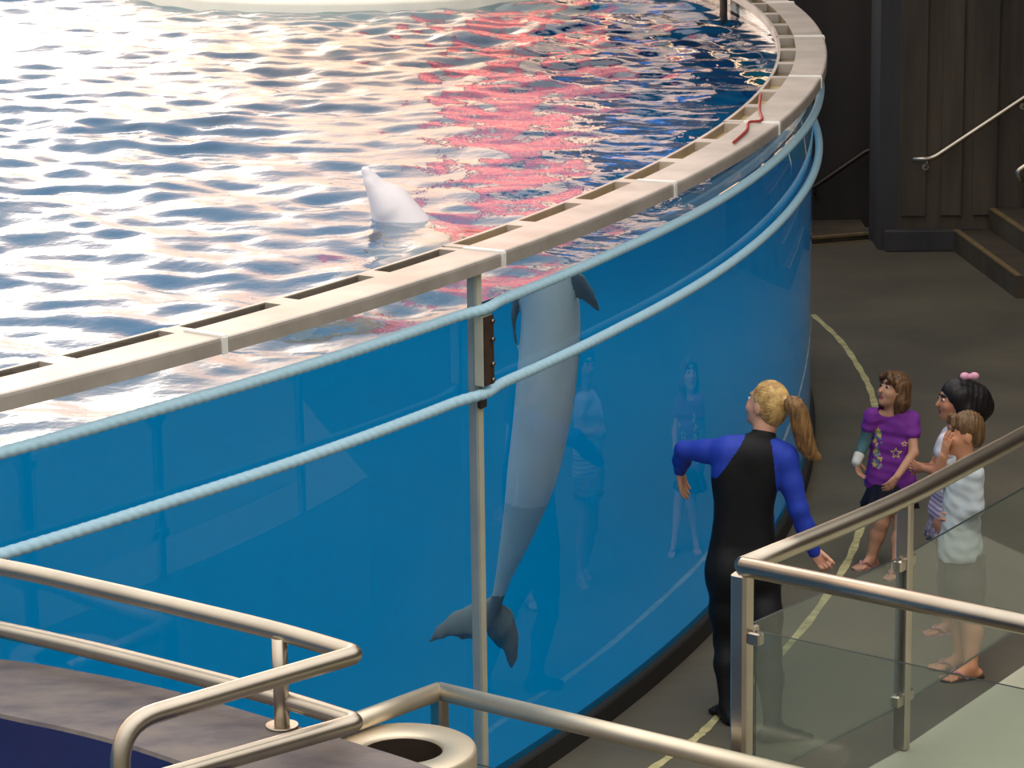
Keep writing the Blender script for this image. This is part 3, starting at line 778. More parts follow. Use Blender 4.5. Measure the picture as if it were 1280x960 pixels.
def eyes(parent, L, ax, s):
    for q in (-1, 1):
        c = L(q * 0.031, 0.0775, 0.014); R_ = 0.0112 * s; f = ax[1]; r, u = ax[0], ax[2]
        vs = []; fs = []; mi = []
        n, m = 14, 9
        for i in range(m + 1):
            t = PI * i / m
            for k in range(n):
                a = 2 * PI * k / n; vs.append(c + R_ * (f * math.cos(t) + math.sin(t) * (r * math.cos(a) * 1.2 + u * math.sin(a) * 0.8)))
        b = MB()
        for i in range(m):
            b.add([vs[i * n + k] for k in range(n)] + [vs[(i + 1) * n + k] for k in range(n)], [(k, (k + 1) % n, n + (k + 1) % n, n + k) for k in range(n)], 1 if i < 3 else 0, True)
        b.build('eye', [M_EYE, M_IRIS], parent)

def hand(B, w, d, pn, side, s=1.0, curl=(0.35, 0.45, 0.3), spread=0.05, thumb=0.6, mat=SK, tag='hand', curls=None):
    """w wrist, d wrist-to-knuckles, pn palm-facing normal, side: +1/-1 puts the thumb on +/- cross(d, pn)"""
    w = np.array(w, float); d = unit(d); pn = unit(np.array(pn, float) - d * (np.array(pn, float) @ d)); t = np.cross(d, pn) * side
    k = 0.007 * s
    pl = 0.085 * s
    B.ell(w + d * pl * 0.55 , np.array((0.036, 0.050, 0.014)) * s, [t, d, pn], mat, 0.012 * s, tag)
    B.cone(w, w + d * pl * 0.4, 0.024 * s, 0.028 * s, mat, 0.012 * s, tag, (pn, 1.7))
    for i in range(4):
        off = (1.5 - i) * 0.0195 * s
        lf = (0.92, 1.04, 0.97, 0.78)[i]; dd = unit(d + t * (1.5 - i) * spread)
        p = w + d * pl * (0.98, 1.04, 1.0, 0.92)[i] + t * off
        B.cone(w + d * pl * 0.4 + t * off * 0.7, p, 0.0105 * s, 0.0098 * s, mat, k, tag)
        ang = 0; c_ = curls[i] if curls else curl
        for L, a, r0, r1 in ((0.042, c_[0], 0.0098, 0.0088), (0.027, c_[1], 0.0088, 0.0080), (0.021, c_[2], 0.0080, 0.0066)):
            ang += a; q = p + (dd * math.cos(ang) + pn * math.sin(ang)) * L * s * lf
            B.cone(p, q, r0 * s, r1 * s, mat, 0.004 * s, tag); p = q
    p = w + d * pl * 0.25 + t * 0.024 * s + pn * 0.006 * s
    v = unit(d * 0.75 + t * thumb + pn * 0.35)
    q = p + v * 0.042 * s; B.cone(p, q, 0.014 * s, 0.0105 * s, mat, k, tag)
    v = unit(v + d * 0.35 + pn * 0.1); q2 = q + v * 0.030 * s; B.cone(q, q2, 0.0105 * s, 0.0092 * s, mat, 0.004 * s, tag)
    v = unit(v + d * 0.3); B.cone(q2, q2 + v * 0.022 * s, 0.0092 * s, 0.0072 * s, mat, 0.004 * s, tag)

def foot(B, ank, toe_dir, s=1.0, mat=SK, tag='foot', toes=True):
    """ank: ankle centre; sole on z = 0"""
    ank = np.array(ank, float); d = unit([toe_dir[0], toe_dir[1], 0]); t = np.array([-d[1], d[0], 0]); g = np.array([ank[0], ank[1], 0.0])
    B.ell(g - d * 0.035 * s + [0, 0, 0.030 * s], np.array((0.032, 0.040, 0.030)) * s, [t, d, (0, 0, 1)], mat, 0.02 * s, tag)
    B.cone(ank, g + d * 0.06 * s + [0, 0, 0.035 * s], 0.036 * s, 0.030 * s, mat, 0.025 * s, tag)
    B.cone(g + [0, 0, 0.03 * s], g + d * 0.12 * s + [0, 0, 0.022 * s], 0.030 * s, 0.022 * s, mat, 0.02 * s, tag)
    for i in range(5):
        o = (i - 2) * 0.017 * s; L = (0.165, 0.172, 0.165, 0.152, 0.135)[i] * s
        B.cone(g + d * 0.10 * s + t * o + [0, 0, 0.020 * s], g + d * L + t * o * 1.1 + [0, 0, 0.012 * s], 0.013 * s, 0.0105 * s, mat, 0.006 * s, tag)

def skin(name, rgb): return mat(name, rgb, 0.55, 0.0, 0.06, 14.0, spec=0.35)
def hairmat(name, c1, c2, stretch=(1, 1, 0.18), scale=55):
    return mat(name, c1, 0.45, 0.0, 0.2, scale, stretch, rgb2=c2, bump=0.22, bscale=scale * 2, spec=0.35)

# ------------------------------------------------------------------ dolphin
YD = 15.5
def dolphin():
    root = empty('dolphin', (-0.56, YD, 0.3), 'pale grey dolphin upright in the blue water, its head above the surface', 'dolphin')
    B = Body()
    #            x      y      z     radius
    sp = [(-0.722, 15.46, 2.545, 0.020), (-0.698, 15.47, 2.50, 0.033), (-0.662, 15.48, 2.44, 0.054), (-0.615, 15.49, 2.37, 0.088), (-0.566, 15.50, 2.28, 0.126), (-0.510, 15.50, 2.15, 0.165),
          (-0.440, 15.50, 1.98, 0.196), (-0.425, 15.50, 1.80, 0.212), (-0.445, 15.50, 1.62, 0.216), (-0.475, 15.50, 1.45, 0.212), (-0.520, 15.50, 1.26, 0.200), (-0.585, 15.50, 1.05, 0.178),
          (-0.660, 15.50, 0.86, 0.135), (-0.745, 15.50, 0.68, 0.092), (-0.815, 15.51, 0.54, 0.056), (-0.870, 15.52, 0.42, 0.040), (-0.91, 15.52, 0.34, 0.034)]
    pts = spline([np.array(q) for q in sp], 3)
    for i in range(len(pts) - 1): B.cone(pts[i][:3], pts[i + 1][:3], pts[i][3], pts[i + 1][3], 0, 0.012)
    # melon and lower jaw
    B.ell((-0.590, 15.54, 2.36), (0.075, 0.075, 0.080), None, 0, 0.06)
    B.cone((-0.700, 15.440, 2.480), (-0.620, 15.43, 2.34), 0.022, 0.055, 0, 0.03)
    # pectoral fins: swept-back tapered blades
    def fin(path, rs, n, s, mat=0):
        for i in range(len(path) - 1): B.cone(path[i], path[i + 1], rs[i], rs[i + 1], mat, 0.02, '', (unit(n), s))
    fin([(-0.26, 15.47, 2.02), (-0.165, 15.44, 1.99), (-0.095, 15.43, 1.945), (-0.045, 15.44, 1.895), (-0.015, 15.45, 1.855)], [0.085, 0.070, 0.050, 0.030, 0.012], (0.25, 1, 0.25), 3.6, 1)
    fin([(-0.62, 15.50, 2.02), (-0.665, 15.46, 1.95), (-0.685, 15.44, 1.86), (-0.675, 15.44, 1.77), (-0.655, 15.45, 1.70)], [0.07, 0.062, 0.046, 0.030, 0.012], (1, 0.4, 0.15), 3.6, 1)
    # dorsal fin on the far side
    fin([(-0.50, 15.68, 1.42), (-0.51, 15.76, 1.33), (-0.52, 15.82, 1.24), (-0.53, 15.85, 1.17)], [0.12, 0.085, 0.05, 0.015], (1, 0, 0.1), 4.5)
    # flukes: two swept lobes with a notch
    c = np.array([-0.925, 15.53, 0.345])
    nF = unit((0.25, -0.85, 0.48))
    fin([c + (0.01, 0, 0.03), (-1.02, 15.50, 0.325), (-1.14, 15.48, 0.318), (-1.24, 15.46, 0.288), (-1.315, 15.45, 0.245)], [0.055, 0.088, 0.068, 0.040, 0.010], nF, 4.5, 1)
    fin([c, (-1.02, 15.50, 0.275), (-1.10, 15.48, 0.262)], [0.05, 0.062, 0.04], nF, 4.5, 1)
    fin([c + (0, 0, 0.02), (-0.855, 15.56, 0.28), (-0.815, 15.58, 0.18), (-0.805, 15.59, 0.08), (-0.815, 15.60, 0.02)], [0.055, 0.075, 0.062, 0.040, 0.012], nF, 4.5, 1)
    fin([c, (-0.90, 15.55, 0.25), (-0.87, 15.57, 0.17)], [0.05, 0.06, 0.04], nF, 4.5, 1)
    mB = mat('dolphin_belly', (245, 236, 238), 0.38, 0.0, 0.05, 3.0)
    mS = mat('dolphin_flank', (208, 212, 214), 0.38, 0.0, 0.08, 3.0)
    mD = mat('dolphin_back', (116, 120, 126), 0.38, 0.0, 0.10, 3.0)
    axis = np.array([p[:3] for p in pts])
    rr = np.array([p[3] for p in pts])
    def mf(C):
        out = np.zeros(len(C), int)
        dd = ((C[:, None, ::1] - axis[None]) ** 2).sum(-1); j = dd.argmin(1)
        rel = (C - axis[j]) / np.maximum(rr[j], 0.03)[:, None]
        wob = 0.10 * np.sin(C[:, 2] * 9) + 0.06 * np.sin(C[:, 2] * 23 + C[:, 0] * 9)
        back = rel[:, 1] * 0.90 + rel[:, 0] * 0.15
        low = np.clip((1.0 - C[:, 2]) / 0.7, 0, 1) * 0.45
        out[back + wob + low > 0.30] = 1
        out[back + wob + low > 0.72] = 2
        far = np.sqrt(dd.min(1)) > rr[j] + 0.02
        out[far] = 2
        hd = C[:, 2] > 2.18; out[hd] = (rel[hd, 1] > 0.75).astype(int); out[(C[:, 2] > 1.55) & (out == 2) & ~far] = 1
        out[(C[:, 2] < 0.80 + wob) & (out == 0)] = 1; out[(C[:, 2] < 0.44 + 0.3 * wob)] = 2
        return out
    B.mesh('body', [mB, mS, mD], root, 0.011, matfn=mf, relax=3)
    L = np.array((-0.665, 15.46, 2.30))
    for p in ((-0.655, 15.425, 2.245), (-0.44, 15.52, 2.20)):
        b = MB(); vs = []; n = 10
        b.lathe([(0.0, 0.016), (0.012, 0.012), (0.017, 0.0), (0.012, -0.012), (0.0, -0.016)], p, 12); b.build('eye', M_IRIS, root)
    return root
dolphin()

# ------------------------------------------------------------------ trainer
S_TR = skin('trainer_skin', (214, 160, 132))
def trainer():
    Y0 = 14.42
    root = empty('person', (1.13, 14.35, 0), 'woman in a black and blue wetsuit with a blonde ponytail, arms out, facing the tank', 'person')
    B = Body(); f = unit((-0.45, 0.89, 0)); r = unit(np.cross(f, (0, 0, 1)))
    J = lambda x, y, dy=0.0: at(x, y, Y0 + dy)
    BK, BL = 0, 1
    hipc = J(928, 705); waist = J(929, 650, 0.02); rib = J(931, 610, 0.03); chest = J(934, 580, 0.04); nb = J(951, 553, 0.05); nt = J(957, 532, 0.07)
    fl = (f, 1.45)
    wr = unit(J(1000, 700) - J(900, 700))
    def slab(c, w, rr, mat=BK, k=0.08): B.cone(c - wr * w, c + wr * w, rr, rr, mat, k, 'suit', (f, 1.15))
    slab(J(928, 722), 0.062, 0.108); slab(J(928, 700), 0.060, 0.106); slab(J(929, 672), 0.052, 0.098); slab(J(929, 645), 0.042, 0.092); slab(J(931, 618), 0.048, 0.096); slab(J(932, 592), 0.066, 0.098); slab(J(936, 570), 0.068, 0.084)
    for q in (-1, 1): B.ell(J(929 + q * 19, 716, -0.055), (0.085, 0.085, 0.10), None, BK, 0.06, 'suit')
    B.cone(J(938, 566), nb, 0.085, 0.062, BK, 0.05, 'suit'); B.cone(nb, J(955, 542, 0.06), 0.060, 0.053, BK, 0.02, 'suit')
    B.cone(J(915, 562), J(975, 566), 0.055, 0.055, BK, 0.04, 'suit')
    # legs
    def leg(hip, knee, ank, s=1.0):
        B.chain([hip, hip * 0.5 + knee * 0.5, knee], [0.098 * s, 0.083 * s, 0.059 * s], BK, 0.035, 'suit')
        calf = knee * 0.66 + ank * 0.34 + np.array([0, -0.018, 0]); B.chain([knee, calf, ank], [0.056 * s, 0.060 * s, 0.037 * s], BK, 0.03, 'suit')
    aL = atz(910, 884, 0.075); leg(J(911, 728), at(908, 800, 14.45), aL)
    aR = atz(966, 908, 0.075); leg(J(950, 728), at(961, 815, 14.26), aR)
    foot(B, aL, (-0.25, 0.97), 1.08, BK, 'suit'); foot(B, aR, (0.93, 0.25), 1.08, BK, 'suit')
    # arms
    sL = J(909, 565); eL = at(855, 563, Y0 + 0.10); wL = at(850, 588, Y0 + 0.26)
    B.chain([J(930, 568), sL, sL * 0.5 + eL * 0.5, eL], [0.070, 0.068, 0.053, 0.043], BL, 0.025, 'suit'); B.chain([eL, eL * 0.5 + wL * 0.5, wL], [0.043, 0.042, 0.029], BL, 0.02, 'suit')
    hand(B, wL, unit(at(853, 606, Y0 + 0.30) - wL), (0.75, -0.5, -0.1), 1, 0.95, (0.15, 0.25, 0.2), 0.02)
    sR = J(980, 572); eR = at(998, 636, Y0 - 0.04); wR = at(1018, 690, Y0 - 0.02)
    B.chain([J(972, 566), sR, sR * 0.5 + eR * 0.5, eR], [0.050, 0.064, 0.053, 0.045], BL, 0.025, 'suit'); B.chain([eR, eR * 0.6 + wR * 0.4, wR], [0.045, 0.044, 0.030], BL, 0.02, 'suit')
    B.cone(wR, wR + (wR - eR) * 0.08, 0.027, 0.025, SK, 0.01, 'hand')
    hand(B, wR, unit(at(1034, 709, Y0 - 0.03) - wR), (0.35, -0.8, -0.2), -1, 0.92, (0.95, 1.3, 0.8), 0.0, 0.15)
    # neck and head
    hc = J(958, 506, 0.09); hf = unit((-0.72, 0.66, 0.12)); B.cone(nb, nt, 0.052, 0.050, SK, 0.03, 'head'); B.cone(nt, hc + np.array([0, 0, -0.06]), 0.050, 0.052, SK, 0.03, 'head')
    L, ax = head(B, hc, hf, (0.05, 0.06, 1), 1.0)
    for pts in ([nb, J(930, 568), sL, eL, wL], [nb, J(972, 566), sR, eR, wR], [nb, chest, hipc, J(911, 728), at(908, 800, 14.45), aL], [hipc, J(950, 728), at(961, 815, 14.26), aR]): B.chain(pts, [0.026] * len(pts), SK, 0.01, 'hand')
    B.mesh('body', [S_TR, mat('trainer_lips', (186, 100, 92), 0.5), mat('fair_brow', (150, 112, 70), 0.6)], root, 0.005, tags={'head', 'hand'})
    M1 = mat('black_neoprene', (20, 19, 21), 0.65, 0.0, 0.15, 20.0, bump=0.06, bscale=120, spec=0.3); M2 = mat('blue_neoprene', (40, 66, 178), 0.6, 0.0, 0.12, 18.0, bump=0.06, bscale=120, spec=0.3)
    B.cone(J(960, 645, 0.06), J(962, 685, 0.07), 0.030, 0.026, BL, 0.02, 'suit')
    suit_p = [p for p in B.p if p[7] == 'suit']
    def uz(p): q = np.array(p) - chest; return q[..., :2] @ wr[:2] / np.linalg.norm(wr[:2]), q[..., 2]
    la, lb, ra_, rb_ = (uz(J(*q)) for q in ((931, 543), (894, 594), (963, 549), (972, 632)))
    def sm(C):
        best = np.full(len(C), 9.0); mi = np.zeros(len(C), int)
        for p in suit_p:
            d = Body.dist(p, C, 0.0) + (0.012 if p[5] == BL else 0); w = d < best; best[w] = d[w]; mi[w] = p[5]
        u, z = uz(C); f_l = la[0] + (lb[0] - la[0]) * (z - la[1]) / (lb[1] - la[1]); f_r = ra_[0] + (rb_[0] - ra_[0]) * (z - ra_[1]) / (rb_[1] - ra_[1])
        top = (z > lb[1]) & (z < la[1] + 0.006); mi[top & (u < f_l)] = 1; mi[top & (u > f_l) & (u < 0.05)] = 0
        top = (z > rb_[1]) & (z < ra_[1] + 0.004); mi[top & (u > f_r)] = 1; mi[top & (u < f_r) & (u > -0.02)] = 0
        return mi
    B.mesh('wetsuit', [M1, M2], root, 0.006, tags={'suit'}, infl=0.002, matfn=sm, relax=2)
    eyes(root, L, ax, 1.0)
    # hair pulled back to a ponytail
    H = Body(); r_, f_, u_ = ax; A = [r_, f_, u_]
    H.ell(L(0, -0.018, 0.034), (0.080, 0.094, 0.092), A, 0, 0.02); H.ell(L(0, -0.05, -0.02), (0.070, 0.062, 0.075), A, 0, 0.03)
    tie = at(984, 502, Y0 + 0.0)
    H.cone(L(0, -0.07, 0.03), tie, 0.050, 0.020, 0, 0.04)
    bk = unit(tie - L(0, 0.02, 0.03)); b1 = unit(np.cross(bk, u_)); b2 = np.cross(b1, bk)
    def th(G):
        q = G - tie; a = np.arctan2(q @ b1, q @ b2); return 0.0015 * np.sin(34 * a) + 0.0009 * np.sin(61 * a + 1)
    cutp = [(L(0, 0.048, 0.055), f_ * 0.9 - u_ * 0.55), (L(0, 0.034, -0.02), f_ * 1.0 - u_ * 0.10)]
    mh = hairmat('blonde_hair', (222, 184, 116), (150, 110, 62), (0.7, 0.7, 0.5), 45)
    H.mesh('hair', mh, root, 0.005, cuts=cutp, disp=th)
    T = Body()
    path = spline([tie, at(995, 508, Y0 - 0.03), at(1001, 530, Y0 - 0.03), at(1006, 552, Y0 - 0.02), at(1014, 566, Y0 - 0.01), at(1025, 574, Y0)], 4)
    rs = np.interp(np.linspace(0, 1, len(path)), [0, 0.18, 0.45, 0.7, 0.9, 1], [0.019, 0.036, 0.044, 0.036, 0.018, 0.004])
    T.chain(path, rs, 0, 0.02, '', (np.array(FWD), 1.4))
    T.mesh('ponytail', hairmat('ponytail_hair', (160, 120, 72), (84, 56, 34), (1, 1, 0.12), 80), root, 0.005, disp=lambda G: 0.0022 * np.sin(300 * G[..., 0] + 60 * G[..., 2]) + 0.0015 * np.sin(420 * G[..., 1]))
    t = MB(); d = unit(at(995, 508, Y0 - 0.03) - tie); t.tube([tie - d * 0.008, tie + d * 0.008], 0.0235, 16); t.build('hair_tie', mat('white_hair_tie', (225, 225, 230), 0.6), root)
    return root
trainer()

# ------------------------------------------------------------------ girl in purple
def star(n=5, r0=1.0, r1=0.45):
    return [((r0 if i % 2 == 0 else r1) * math.sin(PI * i / n), (r0 if i % 2 == 0 else r1) * math.cos(PI * i / n)) for i in range(2 * n)]
def in_poly(u, v, poly):
    c = np.zeros(len(u), bool); n = len(poly)
    for i in range(n):
        (x0, y0), (x1, y1) = poly[i], poly[(i + 1) % n]
        c ^= ((y0 > v) != (y1 > v)) & (u < (x1 - x0) * (v - y0) / ((y1 - y0) if y1 != y0 else 1e-9) + x0)
    return c
def girl_purple():
    Y0 = 16.95
    root = empty('person', (2.06, 16.86, 0), 'girl in a purple star top and navy skirt, looking up at the tank', 'person')
    B = Body(); J = lambda x, y, dy=0.0: at(x, y, Y0 + dy)
    f = unit((-0.35, -0.92, 0)); wr = np.array([0.94, -0.34, 0])
    SH = 3
    def slab(x, y, w, rr, tagn, k=0.03): c = J(x, y); B.cone(c - wr * w, c + wr * w, rr, rr, 0, k, tagn, (f, 1.2))
    for x, y, w, rr in ((1114, 522, 0.050, 0.046), (1114, 535, 0.052, 0.064), (1113, 555, 0.044, 0.072), (1113, 575, 0.044, 0.076), (1113, 592, 0.050, 0.084), (1113, 604, 0.056, 0.088)): slab(x, y, w, rr, 'shirt')
    sL, eL, wL = J(1090, 520), J(1081, 552, 0.0), J(1071, 576, -0.06)        # at the photo's left
    sR, eR, wR = J(1139, 524), J(1142, 566, -0.09), J(1121, 596, -0.20)
    B.cone(J(1112, 515), sL, 0.034, 0.036, 0, 0.03, 'shirt'); B.cone(J(1112, 515), sR, 0.034, 0.037, 0, 0.03, 'shirt')
    B.cone(sL, sL + (eL - sL) * 0.42, 0.043, 0.040, 0, 0.02, 'shirt'); B.cone(sR, sR + (eR - sR) * 0.40, 0.044, 0.045, 0, 0.02, 'shirt')
    # skin: neck, arms, legs
    B.cone(J(1112, 520), J(1114, 502), 0.036, 0.034, SK, 0.02, 'skin'); 
    B.chain([sL, eL, wL], [0.030, 0.026, 0.021], SK, 0.015, 'skin'); B.chain([sR, eR, wR], [0.031, 0.027, 0.019], SK, 0.015, 'skin')
    hand(B, wL, unit(J(1073, 592, -0.07) - wL), (0.8, -0.5, 0), -1, 0.66, (0.35, 0.5, 0.3), tag='skin')
    hand(B, wR, unit(J(1109, 610, -0.22) - wR), (-0.2, 0.9, 0.2), 1, 0.66, (0.3, 0.5, 0.3), tag='skin')
    aL = atz(1089, 697, 0.05); aR = atz(1120, 708, 0.05)
    kL = at(1102, 652, 16.90); kR = at(1128, 655, 16.85)
    B.chain([J(1104, 612), kL], [0.072, 0.047], SK, 0.02, 'skin'); B.chain([kL, kL * 0.62 + aL * 0.38 + np.array([0.0, 0.012, 0]), aL], [0.044, 0.045, 0.026], SK, 0.02, 'skin')
    B.chain([J(1126, 612), kR], [0.072, 0.047], SK, 0.02, 'skin'); B.chain([kR, kR * 0.62 + aR * 0.38 + np.array([0.0, 0.012, 0]), aR], [0.044, 0.045, 0.026], SK, 0.02, 'skin')
    foot(B, aL + [0, 0, 0.0], (-0.75, -0.66), 0.74, SK, 'skin'); foot(B, aR, (-0.45, -0.89), 0.74, SK, 'skin')
    for pts in ([sL, J(1112, 518), sR], [J(1112, 522), J(1114, 612)], [J(1104, 614), J(1126, 614)]): B.chain(pts, [0.03] * len(pts), SK, 0.01, 'skin')
    hc = J(1116, 487, 0.0); L, ax = head(B, hc, (-0.80, -0.52, 0.24), (0.1, 0.05, 1), 0.84)
    B.cone(J(1114, 504), hc + np.array([0, 0, -0.03]), 0.034, 0.04, SK, 0.02, 'skin')
    B.mesh('body', [skin('girl_skin', (206, 152, 122)), mat('girl_lips', (176, 88, 84), 0.5), mat('brown_brow', (92, 62, 44), 0.6)], root, 0.0045, tags={'skin', 'head'})
    eyes(root, L, ax, 0.84)
    pu = mat('purple_jersey', (124, 42, 150), 0.75, 0.0, 0.10, 12.0, bump=0.15, bscale=30); ye = mat('yellow_print', (214, 196, 96), 0.6); pk = mat('pale_print', (176, 150, 170), 0.6); tq = mat('teal_print', (90, 140, 150), 0.6)
    o0 = J(1113, 555); up = np.array([0, 0, 1.0])
    sp = [(q * 0.0, 0) for q in range(1)]
    rs_ = np.random.default_rng(3); specks = [(rs_.uniform(-0.083, -0.035), rs_.uniform(-0.135, 0.085), rs_.uniform(0.006, 0.011), rs_.integers(1, 4)) for _ in range(46)]
    def shirtmat(C):
        q = C - o0; u = q @ wr; v = q @ up; front = (q @ f) > 0.02; m = np.zeros(len(C), int)
        for (a, b, r0, mi) in specks: m[front & ((u - a) ** 2 + (v - b) ** 2 < r0 * r0)] = mi
        for (a, b, R_, mi) in ((-0.058, 0.088, 0.020, 1), (-0.075, -0.11, 0.020, 1)): m[front & in_poly((u - a) / R_, (v - b) / R_, star())] = mi
        for (a, b, R_) in ((0.046, -0.035, 0.036), (0.09, 0.02, 0.018)):
            s1 = in_poly((u - a) / R_, (v - b) / R_, star()) & ~in_poly((u - a) / (R_ * 0.62), (v - b) / (R_ * 0.62), star()); m[front & s1] = 1
        return m
    B.mesh('top', [pu, ye, pk, tq], root, 0.004, tags={'shirt'}, infl=0.004, cuts=[(J(1113, 609), (0, 0, -1))], carve=[('e', J(1112, 511) + f * 0.035, np.eye(3), np.array((0.056, 0.060, 0.036)), 0, 0, 0, '', None)], matfn=shirtmat, disp=lambda G: 0.0010 * np.sin(70 * G[..., 2] + 45 * G[..., 0] + 3 * np.sin(22 * G[..., 1])) * np.sin(26 * G[..., 0] + 31 * G[..., 1]) + 0.0015 * np.sin(120 * G[..., 2] - 70 * G[..., 1]), relax=2)
    # pleated skirt
    n = 96; rings = [(602, 0.118, 0.0), (612, 0.128, 0.004), (622, 0.142, 0.009), (632, 0.160, 0.014)]; c0 = J(1113, 602); vs = []; m = MB()
    for inner in (0, 1):
        for (y, rr, pl) in (rings if not inner else rings[::-1]):
            c = J(1112, y); 
            for k in range(n):
                a = 2 * PI * k / n; q = rr + pl * math.cos(a * 14) - inner * 0.004; vs.append(c + wr * q * math.cos(a) + f * q * 0.80 * math.sin(a))
    R_ = len(rings) * 2
    m.add(vs, [(i * n + k, i * n + (k + 1) % n, (i + 1) * n + (k + 1) % n, (i + 1) * n + k) for i in range(R_ - 1) for k in range(n)], 0, True)
    m.build('skirt', mat('navy_skirt', (24, 24, 44), 0.8, 0.0, 0.15, 15.0), root)
    # teal sleeve with a white bandage at the wrist
    K = Body(); a = sL + (eL - sL) * 0.30; K.chain([a, eL, eL + (wL - eL) * 0.72], [0.036, 0.033, 0.029], 0, 0.015); K.mesh('sleeve', mat('teal_sleeve', (72, 108, 112), 0.8, 0.0, 0.12, 20), root, 0.004)
    K = Body(); K.chain([eL + (wL - eL) * 0.68, wL + (wL - eL) * 0.06], [0.030, 0.027], 0, 0.01); K.mesh('bandage', mat('white_gauze', (224, 222, 212), 0.85, 0.0, 0.06, 30), root, 0.004)
    # hair
    H = Body(); r_, f_, u_ = ax; A = [r_, f_, u_]; s = 0.84
    H.ell(L(0, -0.020, 0.036), np.array((0.086, 0.098, 0.094)) * s, A, 0, 0.02)
    H.chain([L(0.03, -0.06, 0.02), L(0.035, -0.085, -0.06), L(0.03, -0.085, -0.135)], [0.062 * s, 0.058 * s, 0.035 * s], 0, 0.04)
    H.chain([L(-0.045, -0.04, 0.02), L(-0.058, -0.05, -0.07), L(-0.05, -0.045, -0.14)], [0.05 * s, 0.05 * s, 0.028 * s], 0, 0.04)
    H.chain([L(0.06, -0.02, 0.02), L(0.074, -0.015, -0.07), L(0.07, 0.0, -0.13)], [0.042 * s, 0.036 * s, 0.022 * s], 0, 0.04)
    H.chain([L(-0.01, 0.066, 0.105), L(-0.045, 0.082, 0.070), L(-0.065, 0.062, 0.045)], [0.018 * s, 0.016 * s, 0.012 * s], 0, 0.02)
    H.chain([L(0.0, 0.066, 0.105), L(0.04, 0.082, 0.075), L(0.065, 0.060, 0.04)], [0.018 * s, 0.016 * s, 0.012 * s], 0, 0.02)
    H.mesh('hair', hairmat('brown_hair', (128, 92, 58), (66, 42, 30)), root, 0.0045, disp=lambda G: 0.0016 * np.sin(330 * (G @ r_) + 40 * G[..., 2]) + 0.0012 * np.sin(300 * (G @ f_)),
           carve=[('e', L(0, 0.070, -0.010), np.array(A), np.array((0.062, 0.055, 0.078)) * s, 0, 0, 0, '', None)])
    for a, d in ((aL, (-0.75, -0.66)), (aR, (-0.45, -0.89))): flipflop(root, a, d, 0.74, (196, 150, 150))
    return root
def flipflop(root, ank, d, s, rgb, cat='sandal'):
    d = unit([d[0], d[1], 0]); t = np.array([-d[1], d[0], 0]); g = np.array([ank[0], ank[1], 0.0])
    pts = [(-0.075, 0.028), (-0.082, 0.0), (-0.075, -0.028), (-0.02, -0.032), (0.07, -0.042), (0.13, -0.042), (0.165, -0.026), (0.180, 0.0), (0.165, 0.026), (0.13, 0.042), (0.07, 0.042), (-0.02, 0.032)]
    m = MB(); m.prism([(g + d * p[0] * s + t * p[1] * s)[:2] for p in pts][::-1], 0.0, 0.010); o = m.build('sandal', mat('sandal_sole', rgb, 0.7), root)
    m = MB(); tip = g + d * 0.125 * s + [0, 0, 0.040 * s]
    for q in (-1, 1): m.tube(spline([tip, g + d * 0.085 * s + t * q * 0.026 * s + [0, 0, 0.052 * s], g + d * 0.03 * s + t * q * 0.038 * s + [0, 0, 0.010]], 5), 0.006 * s + 0.002, 8)
    m.build('strap', mat('sandal_strap', (186, 132, 132), 0.6), o)
girl_purple()

